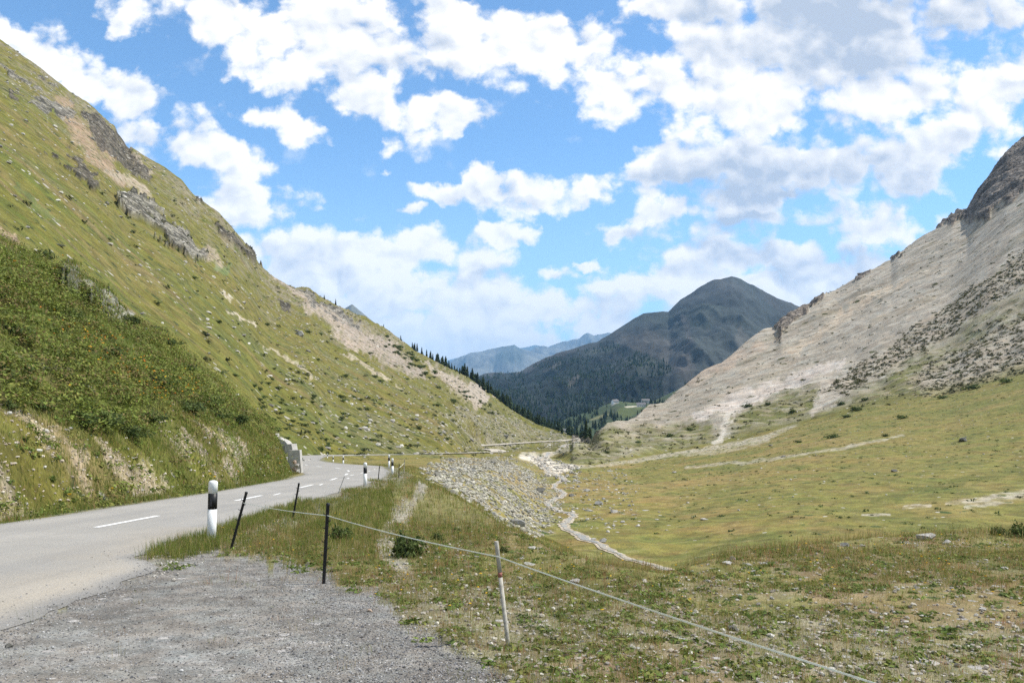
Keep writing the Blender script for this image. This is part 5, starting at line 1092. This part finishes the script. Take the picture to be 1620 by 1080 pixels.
bush(640, 880, 56, 'large juniper bush below the tape, left of the pale stake'); bush(535, 856, 38, 'juniper bush right behind the upright black fence post'); bush(692, 856, 22, 'small juniper bush on the grassy bank below the road'); bush(795, 873, 14, 'tiny juniper bush on the bank behind the red patched stake')
bush(725, 842, 12, 'tiny juniper bush high on the bank right of the dirt path'); bush(1612, 850, 36, 'dense green bush on the rim at the right edge'); bush(1580, 847, 22, 'small green bush on the rim beside a denser one'); bush(508, 712, 12, 'small dark bush standing alone at the roadside of the far bend')
for u, e, wpx in [(62, 645, 40), (165, 672, 60), (205, 690, 55), (130, 668, 45), (300, 650, 45), (345, 660, 40), (330, 640, 40), (20, 530, 40), (66, 412, 40), (205, 512, 30), (265, 545, 26), (245, 525, 30), (300, 585, 26), (10, 645, 35), (235, 665, 40), (375, 668, 30), (110, 500, 34), (40, 590, 36), (250, 610, 38), (180, 560, 36)]:
    bush(u, e, wpx, 'dark green juniper bush, one of many merging on the shrubby spur above the road', 'juniper bushes on the spur')
for i in range(150):
    if i < 70: u, e = random.choice([(390, 610), (410, 620), (440, 650), (420, 600), (455, 655), (480, 660), (360, 595), (500, 680), (520, 690), (570, 640), (545, 650), (490, 630), (600, 690), (455, 690)]); u += random.gauss(0, 16); e += random.gauss(0, 11)
    else: u = random.uniform(300, 720); e = lerp(np.interp(u, [300, 720], [430, 610]), 712, random.random() ** .7)
    if u < 360 and e > 560: continue
    bush(u, e, random.uniform(5, 14), 'dark dwarf shrub, one of many dotting the lower grassy hillside', 'dwarf shrubs on the hillside', False, random.choice(BMs), 'dwarf_shrub', cat='shrub')
for i in range(45):
    t_ = random.random(); u = lerp(612, 690, t_) + random.gauss(0, 5); e = lerp(540, 598, t_) + random.gauss(0, 5)
    bush(u, e, random.uniform(7, 13), 'dark green mountain pine scrub in the band below the wooded ridge', 'mountain pine scrub below the ridge', False, random.choice(BMs), 'mountain_pine', cat='shrub')
for i in range(30):
    u = random.uniform(725, 790); e = np.interp(u, [700, 790], [588, 640]) + random.uniform(6, 24)
    bush(u, e, random.uniform(5, 9), 'dark green mountain pine scrub in the band below the wooded ridge', 'mountain pine scrub below the ridge', False, random.choice(BMs), 'mountain_pine', cat='shrub')
for u, e, wpx in [(1183, 644, 18), (1215, 640, 14), (1255, 652, 14), (1330, 640, 18), (1355, 648, 22), (1340, 660, 16), (1425, 662, 22), (1400, 690, 14), (1370, 632, 14), (1318, 692, 20), (1262, 700, 14), (1490, 630, 22), (1540, 615, 22), (1590, 605, 26), (1060, 690, 14), (1010, 700, 12), (1090, 680, 12), (960, 716, 12)]:
    bush(u, e, wpx, 'low dark bush on the green hummocks under the scree', 'bushes on the green hummocks', False, random.choice(BMs), 'low_bush')

# ------------------------------------------------------------------ conifers
CP = [(.026, .046, .016), (.036, .058, .020), (.046, .070, .024), (.021, .036, .014)]
def conifer_crown(seed, slim):
    r = np.random.default_rng(seed); v, f, c = [], [], []
    for L_ in range(15):
        h = .10 + .88 * L_ / 15; rad = slim * (1 - h) ** .75 * (.85 + .3 * r.random()) + .012
        for k in range(9):
            a = k * .698 + r.random() * .7 + L_; rr_ = rad * (.6 + .6 * r.random()); d = np.array((math.cos(a), math.sin(a), 0)); s = np.array((-d[1], d[0], 0)); w_ = .035 + .05 * rr_ / .2; z0_ = h + r.normal(0, .012)
            b = len(v); tip = d * rr_ + np.array((0, 0, z0_ - rr_ * .42)); mid = d * rr_ * .55; tint_ = np.array(CP[r.integers(0, 4)]) * (.8 + .4 * r.random())
            v += [np.array((0, 0, z0_ + .03)), mid + s * w_ + np.array((0, 0, z0_ - .03 - rr_ * .15)), tip, mid - s * w_ + np.array((0, 0, z0_ - .03 - rr_ * .15))]; f.append((b, b + 1, b + 2, b + 3)); c += [tint_] * 4
    b = len(v); v += [np.array((.012, 0, .9)), np.array((-.012, .01, .9)), np.array((0, 0, 1.02)), np.array((0, -.012, .9))]; f.append((b, b + 1, b + 2, b + 3)); c += [np.array(CP[1])] * 4
    return np_mesh('crown', v, f, M_needle, np.array(c))
M_needle = leaf_mat('needles', .12, .9)
CM = [conifer_crown(i, .20 + .035 * (i % 4)) for i in range(8)]
s = PB(); s.lathe([(.022, -.06), (.018, .12), (.011, .55), (.003, .95)], 7); TM = s.mesh('trunk', M_bark)
def conifer(p, h, label, group=None):
    root = empty('conifer_tree', p, random.uniform(0, 6)); s = h; root.scale = (s, s, s); add_obj('trunk', TM, root); add_obj('crown', random.choice(CM), root); tag(root, label, 'tree', group)
def crest(u):
    c = int(round(float(np.interp(u, uf, ucol)))); return nY[8][c]
for u, hpx, lab in [(513, 6, 'tiny lone conifer on the skyline just right of the rocky shoulder'), (531, 9, 'small lone conifer on the skyline left of the distant blue peak'), (634, 9, 'lone conifer on the skyline left of the wooded ridge'), (607, 5, 'tiny conifer on the skyline between two others')]:
    Y = crest(u) * .995; X = (u - CX) * Y / F; conifer((X, Y, float(g(X, Y)[0])), hpx * Y / F * 1.15, lab)
nt = 0
while nt < 285:
    u = 650 + 280 * random.random() ** .8; Yk = crest(u); Y = Yk * random.uniform(.96, 1.10) if u > 745 else Yk * random.uniform(.97, 1.06)
    if u > 900 and random.random() < .4: continue
    X = (u - CX) * Y / F; z = float(g(X, Y)[0]); h = random.uniform(4.5, 12.5) * (1 if u > 730 else .62)
    if Y > Yk: z = min(z, EYE - (np.interp(u, [s_[0] for s_ in SIL], [s_[1] for s_ in SIL]) - HY) * Y / F - .4) ; z -= (Y - Yk) * .02
    conifer((X, Y, z), h, 'dark green conifer, one of many in the wood on the ridge', 'conifers of the ridge wood'); nt += 1
# far woods that read as one mass
def ridge_wood(n):
    vs, fs, cs, b = [], [], [], 0; data = []
    for me in CM:
        v = np.empty(len(me.vertices) * 3, np.float32); me.vertices.foreach_get('co', v); f = np.empty(len(me.loops), np.int32); me.loops.foreach_get('vertex_index', f); c = np.empty(len(me.vertices) * 4, np.float32); me.attributes['tint'].data.foreach_get('color', c); data.append((v.reshape(-1, 3), f.reshape(-1, 4), c.reshape(-1, 4)))
    for i in range(n):
        u = 690 + 245 * random.random() ** .75; Yk = crest(u); Y = Yk * random.uniform(1.02, 1.45); X = (u - CX) * Y / F; h = random.uniform(6, 13) * (1 if u < 870 else .6)
        es = np.interp(u, [s_[0] for s_ in SIL], [s_[1] for s_ in SIL]); z = EYE - (es - HY) * Y / F - .5 - (Y - Yk) * .035; v, f, c = data[i % 8]; a = random.random() * 6.28
        rot = np.array(((math.cos(a), -math.sin(a), 0), (math.sin(a), math.cos(a), 0), (0, 0, 1))); vs.append(v @ rot.T * h + np.array((X, Y, z))); fs.append(f + b); cs.append(c * random.uniform(.75, 1.25)); b += len(v)
    o = add_obj('forest', np_mesh('forest', np.concatenate(vs), np.concatenate(fs), M_needle, np.concatenate(cs))); o['kind'] = 'stuff'
ridge_wood(420)
def far_wood(name, grid, mask_fn, n, hmin, hmax):
    U_, E_, X_, Y_, Z_ = (grid[k].ravel() for k in 'UEXYZ'); m = mask_fn(U_, E_); i = R.choice(np.nonzero(m)[0], n)
    base_p = np.stack([X_, Y_, Z_], -1)[i] + R.normal(0, 1, (n, 3)) * np.array((9, 9, 0)) * (Y_[i] / 2500)[:, None]; h = hmin + (hmax - hmin) * R.random(n); r = h * (.16 + .08 * R.random(n))
    k = 6; a = np.arange(k) * 2 * np.pi / k; ring = np.stack([np.cos(a), np.sin(a)], -1)
    rj = r[:, None] * (.7 + .6 * R.random((n, k))); v = np.zeros((n, k + 1, 3)); v[:, :k, 0] = base_p[:, :1] + ring[None, :, 0] * rj; v[:, :k, 1] = base_p[:, 1:2] + ring[None, :, 1] * rj; v[:, :k, 2] = base_p[:, 2:] + h[:, None] * .1 * R.random((n, k)) - 1; v[:, k] = base_p; v[:, k, 2] += h
    f = np.array([(j, (j + 1) % k, k) for j in range(k)]); ff = (np.arange(n)[:, None, None] * (k + 1) + f[None]).reshape(-1, 3)
    c = np.asarray(CP)[R.integers(0, 4, n)] * (.7 + .6 * R.random((n, 1))) * .7; me = np_mesh(name, v.reshape(-1, 3), ff, M_needle, np.repeat(c, k + 1, 0)); o = add_obj(name, me); o['kind'] = 'stuff'; return o
def vil_mask(u, e):
    n = fbm(u * .06, e * .12, 4, 325); return (u > 860) & (u < 1110) & ~inpoly([(972, 654), (980, 643), (1018, 641), (1018, 647), (1002, 660), (985, 663)], u, e) & (band([(930, 667), (950, 660), (966, 654)], 3, u, e) < .3) & (n < .02)
far_wood('forest', vil, vil_mask, 1100, 7, 14)
far_wood('forest', mtn, lambda u, e: inpoly(FOREST, u + fbm(u * .05, e * .05, 4, 301) * 12, e + fbm(u * .05 + 7, e * .05, 4, 303) * 9) & (fbm(u * .05, e * .08, 4, 331) < .3), 6500, 9, 16)

# ------------------------------------------------------------------ houses of the hamlet beyond the exit
M_wall = noisy_mat('white_render', (.62, .60, .55), .1, .6, .9, .1); M_roof = noisy_mat('stone_roof', (.16, .15, .145), .2, 1, .8, .1); M_win = noisy_mat('dark_window', (.03, .035, .04), .2, 3, .15, 0)
def house(u, e, Lm, Wm, Hm, rot, label):
    Yv = np.interp(u, [880, 1120], [1620, 1620]); U_, E_ = vil['U'], vil['E']; d = (U_ - u) ** 2 + ((E_ - e) * 2) ** 2; i = np.unravel_index(np.argmin(d), d.shape); p = np.array((vil['X'][i], vil['Y'][i], vil['Z'][i] - .5))
    root = empty('farmhouse', p, rot); tag(root, label, 'house', 'houses of the far hamlet'); l, w_, h = Lm / 2, Wm / 2, Hm
    s = PB(); s.prism([(-l, -w_, -2), (l, -w_, -2), (l, w_, -2), (-l, w_, -2)], (0, 0, h + 2)); s.poly([(-l, -w_, h), (-l, w_, h), (-l, 0, h + w_ * .7)]); s.poly([(l, -w_, h), (l, 0, h + w_ * .7), (l, w_, h)]); s.build('wall', M_wall, root)
    s = PB()
    for sg in (-1, 1): s.prism([(-l - .7, sg * (w_ + .7), h - .45), (l + .7, sg * (w_ + .7), h - .45), (l + .7, 0, h + w_ * .7 + .1), (-l - .7, 0, h + w_ * .7 + .1)], (0, 0, .35))
    rf = s.build('roof', M_roof, root); s = PB(); s.prism([(l * .4, -.4, h), (l * .4 + .8, -.4, h), (l * .4 + .8, .4, h), (l * .4, .4, h)], (0, 0, w_ * .7 + 1.8)); s.build('chimney', M_wall, rf)
    for k in range(4):
        x = -l + (k + .7) * Lm / 4.4; s = PB(); s.prism([(x, -w_ - .03, 1.3), (x + 1.1, -w_ - .03, 1.3), (x + 1.1, -w_ - .03, 2.9), (x, -w_ - .03, 2.9)], (0, .02, 0)); s.build('window', M_win, root)
house(1022, 637, 16, 9, 6, .1, 'white walled house half hidden behind the scree edge'); house(1015, 643, 18, 10, 5, -.15, 'grey roofed low farmhouse at the end of the green field'); house(972, 638, 13, 9, 5, .5, 'small farmhouse among trees left of the green field'); house(895, 684, 10, 8, 4, .2, 'tiny white hut in the dark woods below the ridge')
